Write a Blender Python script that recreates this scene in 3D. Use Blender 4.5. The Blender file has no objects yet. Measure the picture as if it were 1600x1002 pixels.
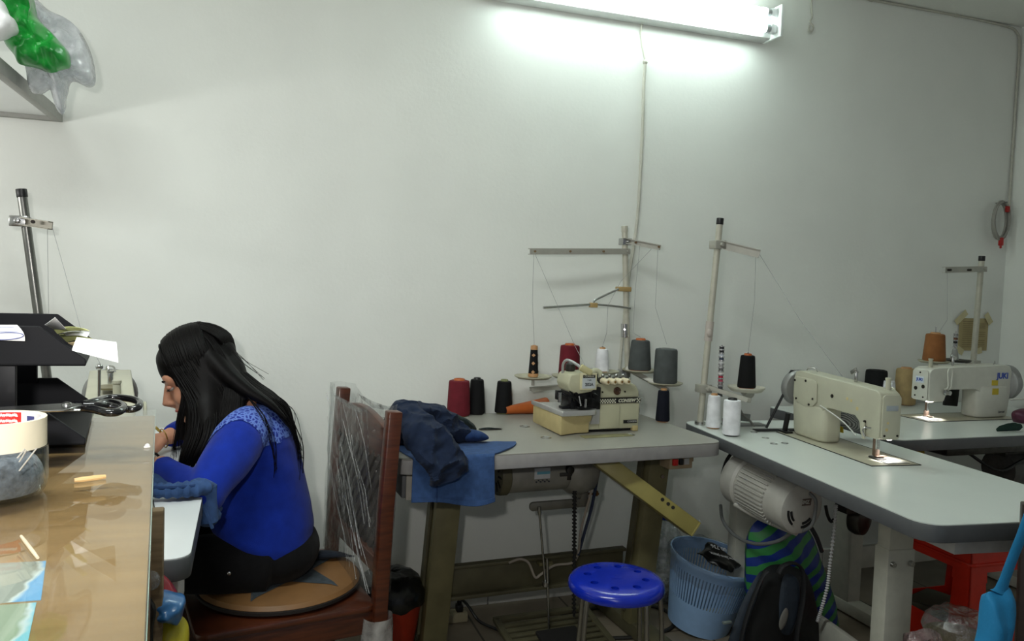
import bpy, bmesh, math, random
from mathutils import Vector, Matrix, noise as mnoise
random.seed(7)
PI = math.pi
V = Vector
scene = bpy.context.scene
COL = scene.collection

# ------------------------------------------------------------------ camera model (1600 x 1002)
F = 1200.0
CAM = V((0.0, -2.8, 1.26))
def cam_axes():
    yaw, roll, pit = math.radians(19), math.radians(2.0), math.atan(61/1200.0)
    f = V((math.sin(yaw)*math.cos(pit), math.cos(yaw)*math.cos(pit), -math.sin(pit)))
    r0 = V((math.cos(yaw), -math.sin(yaw), 0)); u0 = r0.cross(f)
    c, s = math.cos(roll), math.sin(roll)
    return r0*c + u0*s, u0*c - r0*s, f
CR, CU, CF = cam_axes()
def ray(px, py): return CF + CR*((px-800)/F) - CU*((py-501)/F)
def PZ(px, py, z): d = ray(px, py); return CAM + d*((z-CAM.z)/d.z)      # measured point on a level plane
def PY(px, py, y): d = ray(px, py); return CAM + d*((y-CAM.y)/d.y)      # measured point on a plane parallel to the back wall
def PX(px, py, x): d = ray(px, py); return CAM + d*((x-CAM.x)/d.x)

cd = bpy.data.cameras.new('camera'); cam = bpy.data.objects.new('camera', cd); COL.objects.link(cam)
cd.sensor_width = 36; cd.lens = F/1600*36; cd.clip_start = 0.02
M = Matrix((( CR.x, CU.x, -CF.x, CAM.x), (CR.y, CU.y, -CF.y, CAM.y), (CR.z, CU.z, -CF.z, CAM.z), (0, 0, 0, 1)))
cam.matrix_world = M
scene.camera = cam

# ------------------------------------------------------------------ materials
def lin(c):
    o = []
    for x in c[:3]:
        x = x/255.0
        o.append(x/12.92 if x <= .04045 else ((x+.055)/1.055)**2.4)
    return (*o, 1.0)
MATS = {}
def mat(name, col, rough=.6, metal=0.0, var=.06, scale=30.0, bump=0.0, bscale=200.0, coat=0.0, spec=.5, sheen=0.0, col2=None, stretch=None):
    """procedural surface: base colour with a soft noise mottling, optional bump"""
    if name in MATS: return MATS[name]
    m = bpy.data.materials.new(name); m.use_nodes = True
    nt = m.node_tree; n = nt.nodes; l = nt.links
    b = n['Principled BSDF']
    b.inputs['Roughness'].default_value = rough; b.inputs['Metallic'].default_value = metal
    b.inputs['Specular IOR Level'].default_value = spec
    b.inputs['Coat Weight'].default_value = coat; b.inputs['Coat Roughness'].default_value = .05
    b.inputs['Sheen Weight'].default_value = sheen
    tc = n.new('ShaderNodeTexCoord'); mp = n.new('ShaderNodeMapping')
    if stretch: mp.inputs['Scale'].default_value = stretch
    l.new(tc.outputs['Object'], mp.inputs['Vector'])
    nz = n.new('ShaderNodeTexNoise'); nz.inputs['Scale'].default_value = scale; nz.inputs['Detail'].default_value = 5
    l.new(mp.outputs['Vector'], nz.inputs['Vector'])
    cr = n.new('ShaderNodeValToRGB')
    a = lin(col)
    if col2: lo, hi = a, lin(col2)
    else:
        lo = tuple(x*(1-var) for x in a[:3])+(1,); hi = tuple(min(1, x*(1+var)) for x in a[:3])+(1,)
    cr.color_ramp.elements[0].color = lo; cr.color_ramp.elements[0].position = .35
    cr.color_ramp.elements[1].color = hi; cr.color_ramp.elements[1].position = .65
    l.new(nz.outputs['Fac'], cr.inputs['Fac']); l.new(cr.outputs['Color'], b.inputs['Base Color'])
    if bump:
        n2 = n.new('ShaderNodeTexNoise'); n2.inputs['Scale'].default_value = bscale; n2.inputs['Detail'].default_value = 3
        l.new(mp.outputs['Vector'], n2.inputs['Vector'])
        bp = n.new('ShaderNodeBump'); bp.inputs['Strength'].default_value = bump; bp.inputs['Distance'].default_value = .002
        l.new(n2.outputs['Fac'], bp.inputs['Height']); l.new(bp.outputs['Normal'], b.inputs['Normal'])
    MATS[name] = m
    return m
def film(name, tint=(255,255,255), gloss=.25, rough=.12, bump=.6, scale=40.0, haze=0.0, hazecol=(230,232,235)):
    """thin clear plastic / glass pane: see-through with a Fresnel gloss and crinkles, optional milky haze"""
    if name in MATS: return MATS[name]
    m = bpy.data.materials.new(name); m.use_nodes = True
    nt = m.node_tree; n = nt.nodes; l = nt.links
    n.remove(n['Principled BSDF'])
    out = n['Material Output']
    tr = n.new('ShaderNodeBsdfTransparent'); tr.inputs['Color'].default_value = lin(tint)
    gl = n.new('ShaderNodeBsdfGlossy'); gl.inputs['Roughness'].default_value = rough
    lw = n.new('ShaderNodeFresnel'); ior = 1.0 + gloss*2
    ge = n.new('ShaderNodeNewGeometry'); io = n.new('ShaderNodeMapRange'); io.inputs['To Min'].default_value = ior; io.inputs['To Max'].default_value = 1/ior
    l.new(ge.outputs['Backfacing'], io.inputs['Value']); l.new(io.outputs['Result'], lw.inputs['IOR'])
    tc = n.new('ShaderNodeTexCoord')
    if bump:
        nz = n.new('ShaderNodeTexNoise'); nz.inputs['Scale'].default_value = scale; nz.inputs['Detail'].default_value = 4
        l.new(tc.outputs['Object'], nz.inputs['Vector'])
        bp = n.new('ShaderNodeBump'); bp.inputs['Strength'].default_value = bump; bp.inputs['Distance'].default_value = .01
        l.new(nz.outputs['Fac'], bp.inputs['Height'])
        l.new(bp.outputs['Normal'], gl.inputs['Normal']); l.new(bp.outputs['Normal'], lw.inputs['Normal'])
    base = tr.outputs['BSDF']
    if haze:
        df = n.new('ShaderNodeBsdfDiffuse'); df.inputs['Color'].default_value = lin(hazecol)
        nh = n.new('ShaderNodeTexNoise'); nh.inputs['Scale'].default_value = scale*.5; nh.inputs['Detail'].default_value = 6
        l.new(tc.outputs['Object'], nh.inputs['Vector'])
        mr = n.new('ShaderNodeMapRange'); mr.inputs['From Min'].default_value = .3; mr.inputs['From Max'].default_value = .7
        mr.inputs['To Min'].default_value = haze*.35; mr.inputs['To Max'].default_value = min(1, haze*1.6)
        l.new(nh.outputs['Fac'], mr.inputs['Value'])
        mh = n.new('ShaderNodeMixShader'); l.new(mr.outputs['Result'], mh.inputs['Fac'])
        l.new(tr.outputs['BSDF'], mh.inputs[1]); l.new(df.outputs['BSDF'], mh.inputs[2]); base = mh.outputs['Shader']
    mx = n.new('ShaderNodeMixShader')
    l.new(lw.outputs['Fac'], mx.inputs['Fac']); l.new(base, mx.inputs[1]); l.new(gl.outputs['BSDF'], mx.inputs[2])
    l.new(mx.outputs['Shader'], out.inputs['Surface'])
    MATS[name] = m
    return m
def emit(name, col, s):
    m = bpy.data.materials.new(name); m.use_nodes = True
    b = m.node_tree.nodes['Principled BSDF']
    b.inputs['Base Color'].default_value = lin((240,240,240))
    b.inputs['Emission Color'].default_value = lin(col); b.inputs['Emission Strength'].default_value = s
    return m
def thread_mat(name, col, rough=.75):
    """wound thread: fine horizontal ridges round the cone"""
    if name in MATS: return MATS[name]
    m = mat(name, col, rough, var=.12, scale=25, spec=.25)
    n = m.node_tree.nodes; l = m.node_tree.links
    tc = n.new('ShaderNodeTexCoord'); w = n.new('ShaderNodeTexWave'); w.bands_direction = 'Z'
    w.inputs['Scale'].default_value = 150; w.inputs['Distortion'].default_value = 1.5
    l.new(tc.outputs['Object'], w.inputs['Vector'])
    bp = n.new('ShaderNodeBump'); bp.inputs['Strength'].default_value = .45; bp.inputs['Distance'].default_value = .001
    l.new(w.outputs['Fac'], bp.inputs['Height']); l.new(bp.outputs['Normal'], n['Principled BSDF'].inputs['Normal'])
    return m
def cloth(name, col, var=.12, weave=900, rough=.9):
    return mat(name, col, rough, var=var, scale=60, bump=.35, bscale=weave, sheen=.04, spec=.2)
def wood(name, c1, c2, rough=.4, stretch=(3, 3, 30), coat=0.0):
    return mat(name, c1, rough, col2=c2, scale=4, stretch=stretch, bump=.08, bscale=30, coat=coat)

# ------------------------------------------------------------------ mesh builder
def fr(d):
    d = d.normalized(); a = V((0,0,1)) if abs(d.z) < .9 else V((1,0,0))
    u = d.cross(a).normalized(); return u, d.cross(u).normalized()
class MB:
    def __init__(s): s.v = []; s.f = []; s.m = []; s.mi = 0
    def add(s, vs, fs):
        o = len(s.v); s.v += [V(p) for p in vs]; s.f += [tuple(i+o for i in q) for q in fs]; s.m += [s.mi]*len(fs); return s
    def box(s, c, d, rz=0.0, rot=None, taper=1.0):
        c = V(c); h = V(d)/2; R = rot if rot is not None else Matrix.Rotation(rz, 3, 'Z')
        vs = []
        for z in (-1, 1):
            k = taper if z > 0 else 1.0
            for x, y in ((-1,-1),(1,-1),(1,1),(-1,1)): vs.append(c + R @ V((x*h.x*k, y*h.y*k, z*h.z)))
        return s.add(vs, [(3,2,1,0),(4,5,6,7),(0,1,5,4),(1,2,6,5),(2,3,7,6),(3,0,4,7)])
    def cyl(s, p0, p1, r0, r1=None, n=20):
        p0, p1 = V(p0), V(p1); r1 = r0 if r1 is None else r1
        u, w = fr(p1-p0); vs = []
        for p, r in ((p0, r0), (p1, r1)):
            for i in range(n):
                a = 2*PI*i/n; vs.append(p + (u*math.cos(a) + w*math.sin(a))*r)
        fs = [(i, (i+1) % n, n+(i+1) % n, n+i) for i in range(n)] + [tuple(range(n-1, -1, -1)), tuple(range(n, 2*n))]
        return s.add(vs, fs)
    def tube(s, pts, r, n=8, flat=1.0, up=None, cap=True):
        pts = [V(p) for p in pts]; k = len(pts)
        rs = r if isinstance(r, (list, tuple)) else [r]*k
        vs = []; u = None
        for i, p in enumerate(pts):
            t = (pts[min(i+1, k-1)] - pts[max(i-1, 0)])
            t = t.normalized() if t.length > 1e-9 else V((0,0,1))
            if u is None: u = fr(t)[0] if up is None else (V(up) - t*V(up).dot(t)).normalized()
            else:
                u = u - t*u.dot(t); u = u.normalized() if u.length > 1e-6 else fr(t)[0]
            w = t.cross(u)
            for j in range(n):
                a = 2*PI*j/n; vs.append(p + (u*math.cos(a) + w*math.sin(a)*flat)*rs[i])
        fs = [(i*n+j, i*n+(j+1) % n, (i+1)*n+(j+1) % n, (i+1)*n+j) for i in range(k-1) for j in range(n)]
        if cap: fs += [tuple(range(n-1, -1, -1)), tuple(range((k-1)*n, k*n))]
        return s.add(vs, fs)
    def lathe(s, prof, c=(0,0,0), d=(0,0,1), n=32):
        c = V(c); d = V(d).normalized(); u, w = fr(d); vs = []; fs = []
        for r, z in prof:
            for j in range(n):
                a = 2*PI*j/n; vs.append(c + d*z + (u*math.cos(a) + w*math.sin(a))*max(r, 1e-5))
        k = len(prof)
        fs = [(i*n+j, i*n+(j+1) % n, (i+1)*n+(j+1) % n, (i+1)*n+j) for i in range(k-1) for j in range(n)]
        if prof[0][0] > 1e-4: pass
        fs += [tuple(range(n-1, -1, -1)), tuple(range((k-1)*n, k*n))]
        return s.add(vs, fs)
    def ring(s, prof, c=(0,0,0), d=(0,0,1), n=32):        # closed profile loop revolved (hollow things)
        c = V(c); d = V(d).normalized(); u, w = fr(d); vs = []; k = len(prof)
        for r, z in prof:
            for j in range(n):
                a = 2*PI*j/n; vs.append(c + d*z + (u*math.cos(a) + w*math.sin(a))*r)
        return s.add(vs, [(i*n+j, i*n+(j+1) % n, ((i+1) % k)*n+(j+1) % n, ((i+1) % k)*n+j) for i in range(k) for j in range(n)])
    def prism(s, out, a0, a1, ax='z'):
        k = len(out); f = {'z': lambda p, a: (p[0], p[1], a), 'y': lambda p, a: (p[0], a, p[1]), 'x': lambda p, a: (a, p[0], p[1])}[ax]
        vs = [f(p, a0) for p in out] + [f(p, a1) for p in out]
        return s.add(vs, [(i, (i+1) % k, k+(i+1) % k, k+i) for i in range(k)] + [tuple(range(k-1, -1, -1)), tuple(range(k, 2*k))])
    def ell(s, c, r, n=20, m=12, rot=None):
        c = V(c); r = V(r) if hasattr(r, '__len__') else V((r, r, r)); vs = []; R = rot or Matrix.Identity(3)
        for i in range(m+1):
            t = PI*i/m
            for j in range(n):
                a = 2*PI*j/n
                vs.append(c + R @ V((r.x*math.sin(t)*math.cos(a)+1e-6*math.cos(a), r.y*math.sin(t)*math.sin(a)+1e-6*math.sin(a), r.z*math.cos(t))))
        return s.add(vs, [(i*n+j, (i+1)*n+j, (i+1)*n+(j+1) % n, i*n+(j+1) % n) for i in range(m) for j in range(n)])
    def sheet(s, fn, nu, nv, t=.003):
        P = [[V(fn(i/nu, j/nv)) for j in range(nv+1)] for i in range(nu+1)]
        N = [[None]*(nv+1) for _ in range(nu+1)]
        for i in range(nu+1):
            for j in range(nv+1):
                a = P[min(i+1, nu)][j]-P[max(i-1, 0)][j]; b = P[i][min(j+1, nv)]-P[i][max(j-1, 0)]
                q = a.cross(b); N[i][j] = q.normalized() if q.length > 1e-12 else V((0,0,1))
        w = nv+1; A = [P[i][j]+N[i][j]*t/2 for i in range(nu+1) for j in range(w)]; B = [P[i][j]-N[i][j]*t/2 for i in range(nu+1) for j in range(w)]
        o = len(A); fs = []
        for i in range(nu):
            for j in range(nv):
                a, b, c, d = i*w+j, (i+1)*w+j, (i+1)*w+j+1, i*w+j+1
                fs += [(a, b, c, d), (d+o, c+o, b+o, a+o)]
        for i in range(nu):
            for j, sg in ((0, 1), (nv, -1)):
                a, b = i*w+j, (i+1)*w+j; fs.append((a, a+o, b+o, b) if sg > 0 else (a, b, b+o, a+o))
        for j in range(nv):
            for i, sg in ((0, -1), (nu, 1)):
                a, b = i*w+j, i*w+j+1; fs.append((a, a+o, b+o, b) if sg > 0 else (a, b, b+o, a+o))
        return s.add(A+B, fs)
    def pillow(s, out, nrm, t, K=7, amp=.25, fs_=12.0, sub=4, power=.5, back=1.0, seed=0.0):
        """inflated closed body with the given (star-shaped) outline: bags, bundles, lumps of cloth"""
        out = [V(p) for p in out]; c = sum(out, V())/len(out); nrm = V(nrm).normalized(); k0 = len(out); ring = []
        for i in range(k0):
            p0, p1, p2, p3 = out[i-1], out[i], out[(i+1) % k0], out[(i+2) % k0]
            for q in range(sub):
                x = q/sub
                ring.append(.5*((2*p1) + (p2-p0)*x + (2*p0-5*p1+4*p2-p3)*x*x + (3*p1-p0-3*p2+p3)*x**3))
        n = len(ring); vs = []; fs = []
        for side, bk in ((1, 1.0), (-1, back)):
            for k in range(K+1):
                q = k/K
                for p in ring:
                    b = c + (p-c)*q; h = (max(0, 1-q*q))**power
                    w = mnoise.noise(b*fs_ + V((seed, side*3.1, seed)))*amp + mnoise.noise(b*fs_*2.7 + V((5, seed, side)))*amp*.5
                    vs.append(b + nrm*side*t*bk*h*(1+w) + (p-c).normalized()*0)
        o = (K+1)*n
        for h in (0, o):
            for k in range(K):
                for j in range(n):
                    a, b, cc, d = h+k*n+j, h+(k+1)*n+j, h+(k+1)*n+(j+1) % n, h+k*n+(j+1) % n
                    fs.append((a, b, cc, d) if h == 0 else (d, cc, b, a))
        s.add(vs, fs); s.weld = True; return s
    def build(s, name, m, parent=None, bevel=0.0, seg=2, sharp=38, world=False, smooth=True, xf=None, solid=None, weldd=0.0):
        me = bpy.data.meshes.new(name)
        vs = s.v
        if xf is not None: vs = [xf @ p for p in vs]
        if world and parent is not None:
            inv = WM(parent).inverted(); vs = [inv @ p for p in vs]
        me.from_pydata([tuple(p) for p in vs], [], s.f)
        if m is not None:
            for q in (m if isinstance(m, (list, tuple)) else [m]): me.materials.append(q)
            for i, p in enumerate(me.polygons): p.material_index = s.m[i]
        bm = bmesh.new(); bm.from_mesh(me)
        if getattr(s, 'weld', False) or weldd: bmesh.ops.remove_doubles(bm, verts=bm.verts, dist=weldd or 1e-5)
        bmesh.ops.recalc_face_normals(bm, faces=bm.faces)
        if bevel:
            ed = [e for e in bm.edges if len(e.link_faces) == 2 and e.calc_face_angle(0) > math.radians(30)]
            bmesh.ops.bevel(bm, geom=ed, offset=bevel, segments=seg, profile=.5, affect='EDGES', clamp_overlap=True)
        bm.to_mesh(me); bm.free()
        if smooth:
            for p in me.polygons: p.use_smooth = True
            me.set_sharp_from_angle(angle=math.radians(sharp))
        o = bpy.data.objects.new(name, me); COL.objects.link(o)
        if parent is not None: o.parent = parent
        return o
def WM(o):
    m = o.matrix_basis.copy()
    while o.parent is not None: o = o.parent; m = o.matrix_basis @ m
    return m
def tag(o, label, cat, group=None, kind=None):
    if label: o['label'] = label
    if cat: o['category'] = cat
    if group: o['group'] = group
    if kind: o['kind'] = kind
    return o
def thing(name, label, cat, loc=(0,0,0), rz=0.0, group=None):
    o = bpy.data.objects.new(name, None); o.empty_display_size = .05; COL.objects.link(o)
    o.location = loc; o.rotation_euler = (0, 0, rz)
    o.matrix_basis = Matrix.Translation(V(loc)) @ Matrix.Rotation(rz, 4, 'Z')
    return tag(o, label, cat, group)
def struct(o): o['kind'] = 'structure'; return o
def rrect(x0, y0, x1, y1, r, k=6):
    out = []
    for cx, cy, a in ((x1-r, y1-r, 0), (x0+r, y1-r, 90), (x0+r, y0+r, 180), (x1-r, y0+r, 270)):
        for i in range(k+1):
            t = math.radians(a + 90*i/k); out.append((cx+r*math.cos(t), cy+r*math.sin(t)))
    return out
def crom(pts, k=8):
    pts = [V(p) for p in pts]; out = []
    n = len(pts)
    for i in range(n-1):
        p0, p1, p2, p3 = pts[max(i-1, 0)], pts[i], pts[i+1], pts[min(i+2, n-1)]
        for q in range(k):
            x = q/k; out.append(.5*((2*p1)+(p2-p0)*x+(2*p0-5*p1+4*p2-p3)*x*x+(3*p1-p0-3*p2+p3)*x**3))
    return out+[pts[-1]]
def text(name, s, size, m, parent, mw, ext=.0004, shear=0.0, bold=0.0):
    """lettering as a mesh: mw places the text (x right, y up, z out of the surface) in the parent's frame"""
    cu = bpy.data.curves.new(name, 'FONT'); cu.body = s; cu.size = size; cu.extrude = ext; cu.align_x = 'CENTER'; cu.align_y = 'CENTER'
    cu.shear = shear; cu.offset = bold; cu.resolution_u = 3
    t = bpy.data.objects.new('tmp', cu); COL.objects.link(t)
    dg = bpy.context.evaluated_depsgraph_get(); dg.update()
    me = bpy.data.meshes.new_from_object(t.evaluated_get(dg)); bpy.data.objects.remove(t); bpy.data.curves.remove(cu)
    me.transform(mw); me.name = name; me.materials.clear(); me.materials.append(m)
    o = bpy.data.objects.new(name, me); COL.objects.link(o); o.parent = parent
    return o
def basis(o, x, y):
    x = V(x).normalized(); y = V(y); y = (y - x*y.dot(x)).normalized(); z = x.cross(y)
    return Matrix(((x.x,y.x,z.x,o[0]),(x.y,y.y,z.y,o[1]),(x.z,y.z,z.z,o[2]),(0,0,0,1)))
def remesh(mb, name, m, parent, vox, smooth=6, world=True):
    """fuse the shapes of a builder into one continuous skin"""
    o = mb.build(name, None, None, smooth=False)
    md = o.modifiers.new('r', 'REMESH'); md.mode = 'VOXEL'; md.voxel_size = vox
    sm = o.modifiers.new('s', 'SMOOTH'); sm.iterations = smooth; sm.factor = .5
    dg = bpy.context.evaluated_depsgraph_get(); dg.update()
    me = bpy.data.meshes.new_from_object(o.evaluated_get(dg)); old = o.data
    bpy.data.objects.remove(o); bpy.data.meshes.remove(old)
    me.name = name
    if world and parent is not None: me.transform(WM(parent).inverted())
    me.materials.clear()
    for q in (m if isinstance(m, (list, tuple)) else [m]): me.materials.append(q)
    for p in me.polygons: p.use_smooth = True
    o = bpy.data.objects.new(name, me); COL.objects.link(o)
    if parent is not None: o.parent = parent
    return o
# ================================================================== SETTING
WALL = mat('painted plaster', (232, 234, 228), .75, var=.025, scale=3.0, bump=.25, bscale=70)
def wall_mat():
    return WALL
XL, XR, YB, ZC = -2.3, 3.52, -4.6, 2.575
o = MB().box(((XL+XR)/2, .06, ZC/2), (XR-XL+.24, .12, ZC)).build('wall_back', WALL); struct(o)
o = MB().box((XR+.06, YB/2, ZC/2), (.12, -YB, ZC)).build('wall_right', WALL); struct(o)
o = MB().box((XL-.06, YB/2, ZC/2), (.12, -YB, ZC)).build('wall_left', WALL); struct(o)
o = MB().box(((XL+XR)/2, YB/2+.06, ZC+.06), (XR-XL+.24, -YB+.12, .12)).build('ceiling', WALL); struct(o)
# tiled floor
def tile_mat():
    m = mat('floor tile', (128, 118, 102), .45, var=.14, scale=9)
    n = m.node_tree.nodes; l = m.node_tree.links; b = n['Principled BSDF']
    tc = n.new('ShaderNodeTexCoord'); br = n.new('ShaderNodeTexBrick'); br.offset = 0
    br.inputs['Scale'].default_value = 1; br.inputs['Brick Width'].default_value = .4; br.inputs['Row Height'].default_value = .4
    br.inputs['Mortar Size'].default_value = .004
    l.new(tc.outputs['Object'], br.inputs['Vector'])
    mx = n.new('ShaderNodeMix'); mx.data_type = 'RGBA'
    cr = [x for x in n if x.type == 'VALTORGB'][0]
    l.new(br.outputs['Fac'], mx.inputs['Factor']); l.new(cr.outputs['Color'], mx.inputs['A']); mx.inputs['B'].default_value = lin((70, 62, 52))
    l.new(mx.outputs['Result'], b.inputs['Base Color'])
    return m
o = MB().box(((XL+XR)/2, YB/2+.06, -.05), (XR-XL+.24, -YB+.12, .1)).build('floor', tile_mat()); struct(o)
TILEW = mat('white skirting tile', (222, 222, 216), .3, var=.03)
mb = MB()
x = XL+.002
while x < XR-.01:
    w = min(.4, XR-x-.002); mb.box((x+w/2, -.005, .044), (w-.004, .009, .088)); x += .4
struct(mb.build('baseboard_back', TILEW, bevel=.002, seg=1))
mb = MB(); y = -.012
while y > YB+.02:
    w = min(.4, y-YB); mb.box((XR-.005, y-w/2, .044), (.009, w-.004, .088)); y -= .4
struct(mb.build('baseboard_right', TILEW, bevel=.002, seg=1))
CREAMC = mat('cream cable', (190, 188, 176), .5)
# cable run along the ceiling corner and down the room's corner
pts = [(1.7, -.006, ZC-.006), (2.6, -.006, ZC-.008), (3.1, -.006, ZC-.005), (3.40, -.006, ZC-.010), (3.485, -.007, ZC-.03), (3.507, -.008, ZC-.10), (3.508, -.008, 2.2), (3.509, -.008, 1.95), (3.507, -.01, 1.78), (3.495, -.02, 1.70)]
o = tag(MB().tube(crom(pts, 6), .0055, 8).build('corner_cable', CREAMC), 'thin cream cable clipped along the ceiling edge and down the room corner', 'cable')
cl = MB()
for p in ((2.6, -.006, ZC-.008), (3.1, -.006, ZC-.005), (3.508, -.008, 2.0)): cl.box(p, (.018, .011, .014) if p[2] > 2.3 else (.012, .012, .018))
cl.build('cable_clip', CREAMC, o, bevel=.002)
# coiled extension cable in the corner
c0 = PY(1565, 345, -.03)
t = thing('coiled_cable', 'coil of grey cable with red plugs hanging in the room corner', 'cable', c0)
mb = MB()
pts = []
for i in range(0, 5*24+8):
    a = 2*PI*i/24; k = i/24
    pts.append(V((math.sin(a)*(.046+.007*math.sin(k*2.1)) - .012, -.012+.006*math.cos(k*2.7)+.004*k*.6, math.cos(a)*(.088+.006*math.cos(k*1.7)) )))
mb.tube(pts, .0045, 8); mb.build('cable', mat('grey cable', (150, 148, 140), .5), t)
RED = mat('red plastic', (170, 30, 25), .4)
MB().box((-.01, -.012, -.102), (.018, .018, .04)).cyl((-.01, -.012, -.12), (-.01, -.012, -.135), .005).build('plug', RED, t, bevel=.004)
MB().box((.016, -.014, .055), (.018, .016, .03)).build('plug', RED, t, bevel=.004)
MB().cyl((-.008, .03, .086), (-.008, -.03, .086), .003).build('nail', mat('steel', (150, 150, 150), .3, metal=1), t)
# ================================================================== CEILING-HEIGHT LAMP ON THE WALL
WPAINT = mat('white lamp enamel', (225, 228, 226), .35, var=.02)
TUBE = emit('lamp tube glow', (236, 255, 250), 21.0)
lx0, lx1, lz = .79, 2.05, 2.365
t = thing('fluorescent_lamp', 'twin tube fluorescent lamp fixed high on the white wall', 'lamp', ((lx0+lx1)/2, 0, lz))
L = lx1-lx0
MB().prism([(-.0, -.062), (-.060, -.058), (-.066, -.0), (-.060, .058), (0, .062)], -L/2, L/2, 'x').build('housing', WPAINT, t, bevel=.003)
for s in (-1, 1):
    MB().box((s*(L/2-.006), -.062, 0), (.014, .122, .13)).build('end_cap', WPAINT, t, bevel=.005)
    for z in (.032, -.032):
        MB().box((s*(L/2-.03), -.092, z), (.03, .028, .036)).build('lamp_holder', mat('translucent socket', (235, 238, 240), .25), t, bevel=.006)
for z in (.032, -.032):
    tb = MB().cyl((-L/2+.065, -.092, z), (L/2-.065, -.092, z), .0165, n=24).build('lamp_tube', TUBE, t)
    for s in (-1, 1): MB().cyl((s*(L/2-.065), -.092, z), (s*(L/2-.045), -.092, z), .0168).build('tube_cap', mat('tube cap metal', (200, 205, 208), .3, metal=.8), tb)
# lamp flex running down the wall
pts = [PY(1003, 38, -.012), PY(1001, 52, -.008), PY(1004, 75, -.008), PY(1008, 97, -.012), PY(1006, 130, -.008), PY(1004, 200, -.007), PY(1000, 280, -.007), PY(996, 340, -.007), PY(990, 385, -.008), PY(984, 425, -.008), PY(977, 480, -.008), PY(971, 540, -.008), PY(966, 600, -.008), PY(960, 640, -.01)]
o = tag(MB().tube(crom(pts, 5), [.0042]*15+[.0065]*(13*5-14), 8).build('lamp_flex', CREAMC), 'white flex hanging from the lamp down the wall behind the overlock machine', 'cable')
MB().ell(PY(1008, 97, -.012), (.011, .009, .010)).build('knot', CREAMC, o)
# short cord with a hook near the ceiling
pts = [PY(1268, -12, -.008), PY(1268, 10, -.007), PY(1269, 26, -.007), PY(1266, 34, -.008), PY(1271, 42, -.009), PY(1268, 50, -.01), PY(1264, 47, -.012), PY(1265, 40, -.012)]
pts[0] = V((pts[1].x-.003, -.008, ZC))
o = tag(MB().tube(crom(pts, 6), .0035, 8).build('hanging_cord', CREAMC), 'short knotted cord end dangling from the ceiling right of the lamp', 'cord')
# page taped to the wall
a, b = PY(1499, 497, -.003), PY(1541, 548, -.003)
PAPER = mat('aged brown paper', (170, 155, 112), .8, var=.08, scale=20)
t = thing('taped_notice', 'sheet of brown paper taped to the wall beside the corner', 'paper', ((a.x+b.x)/2, -.002, (a.z+b.z)/2))
w, h = b.x-a.x, a.z-b.z
MB().sheet(lambda u, v: ((u-.5)*w, -.002-.004*math.sin(u*3)*math.sin(v*3), (v-.5)*h), 8, 8, .0008).build('page', PAPER, t)
ln = MB()
for i in range(13):
    z = h*.40 - i*h*.065; ww = w*(.78 if i % 4 else .55); ln.box((-(w*.8-ww)/2, -.0075, z), (ww, .0006, .0022))
ln.build('handwriting', mat('faded ink', (126, 112, 78), .8), t)
TAPE = mat('masking tape', (196, 186, 146), .6)
for x, z, r, l_ in ((-w*.48, h*.52, .7, .085), (w*.46, h*.50, -.9, .06), (-w*.45, -h*.5, -.5, .045), (w*.22, -h*.5, .2, .03)):
    MB().box((x, -.0085, z), (l_, .0008, .03), rot=Matrix.Rotation(-r, 3, 'Y')).build('tape_strip', TAPE, t)
# ================================================================== SHELF WITH BAGS (upper left)
SHW = mat('white shelf laminate', (238, 240, 238), .35, var=.01)
SHG = mat('grey shelf rim', (150, 150, 144), .45)
t = thing('wall_shelf', 'white shelf with a grey rim fixed high on the wall at upper left', 'shelf', (-1.15, -.46, 1.735))
MB().box((0, 0, 0), (1.13, .86, .018)).build('panel', SHW, t)
e = MB(); hw, hd = .585, .455
e.box((0, hd-.012, -.004), (2*hw, .024, .036)).box((0, -hd+.012, -.004), (2*hw, .024, .036))
e.box((hw-.012, 0, -.004), (.024, 2*hd-.05, .036)).box((-hw+.012, 0, -.004), (.024, 2*hd-.05, .036))
e.build('rim', SHG, t, bevel=.002)
def bag(name, label, px, y, th, m, nrm=(0, -1, 0), amp=.5, fsq=16, seed=0, cat='bag', group=None, K=10, sub=6):
    pts = [PY(p[0], p[1], y + (p[2] if len(p) > 2 else 0)) for p in px]
    c = sum(pts, V())/len(pts)
    t = MB().pillow([p-c for p in pts], nrm, th, K=K, amp=amp, fs_=fsq, sub=sub, seed=seed).build(name, m)
    t.location = c; t.matrix_basis = Matrix.Translation(c)
    return tag(t, label, cat, group)
# ---------------- bags on the shelf
CLEAR = film('clear crumpled bag', (225, 228, 232), .3, .15, .9, 30, haze=.42, hazecol=(225, 226, 228))
GREENB = mat('green bag film', (18, 120, 42), .28, col2=(45, 170, 70), scale=14, bump=.5, bscale=40, coat=.3)
WHITEB = mat('white bag film', (240, 240, 240), .4, bump=.4, bscale=40)
bag('plastic_bag', 'clear crumpled plastic bag hanging over the shelf end behind the green bag', [(48,-8),(75,15),(102,28),(122,45),(138,72),(147,100),(149,128),(136,134),(112,127),(104,146),(100,178),(88,170),(78,140),(60,147),(46,140),(40,108),(30,60),(30,10)], -.46, .07, CLEAR, amp=.9, fsq=14, seed=3, group='plastic bags on the wall shelf', K=14)
bag('plastic_bag', 'bright green plastic bag on the shelf between the white and clear bags', [(8,-22),(46,-14),(52,10),(62,32),(80,50),(96,68),(108,84),(110,104),(98,109),(78,114),(56,106),(30,100),(22,86),(6,64),(2,30)], -.56, .055, GREENB, amp=.9, fsq=18, seed=8, group='plastic bags on the wall shelf', K=14)
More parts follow.
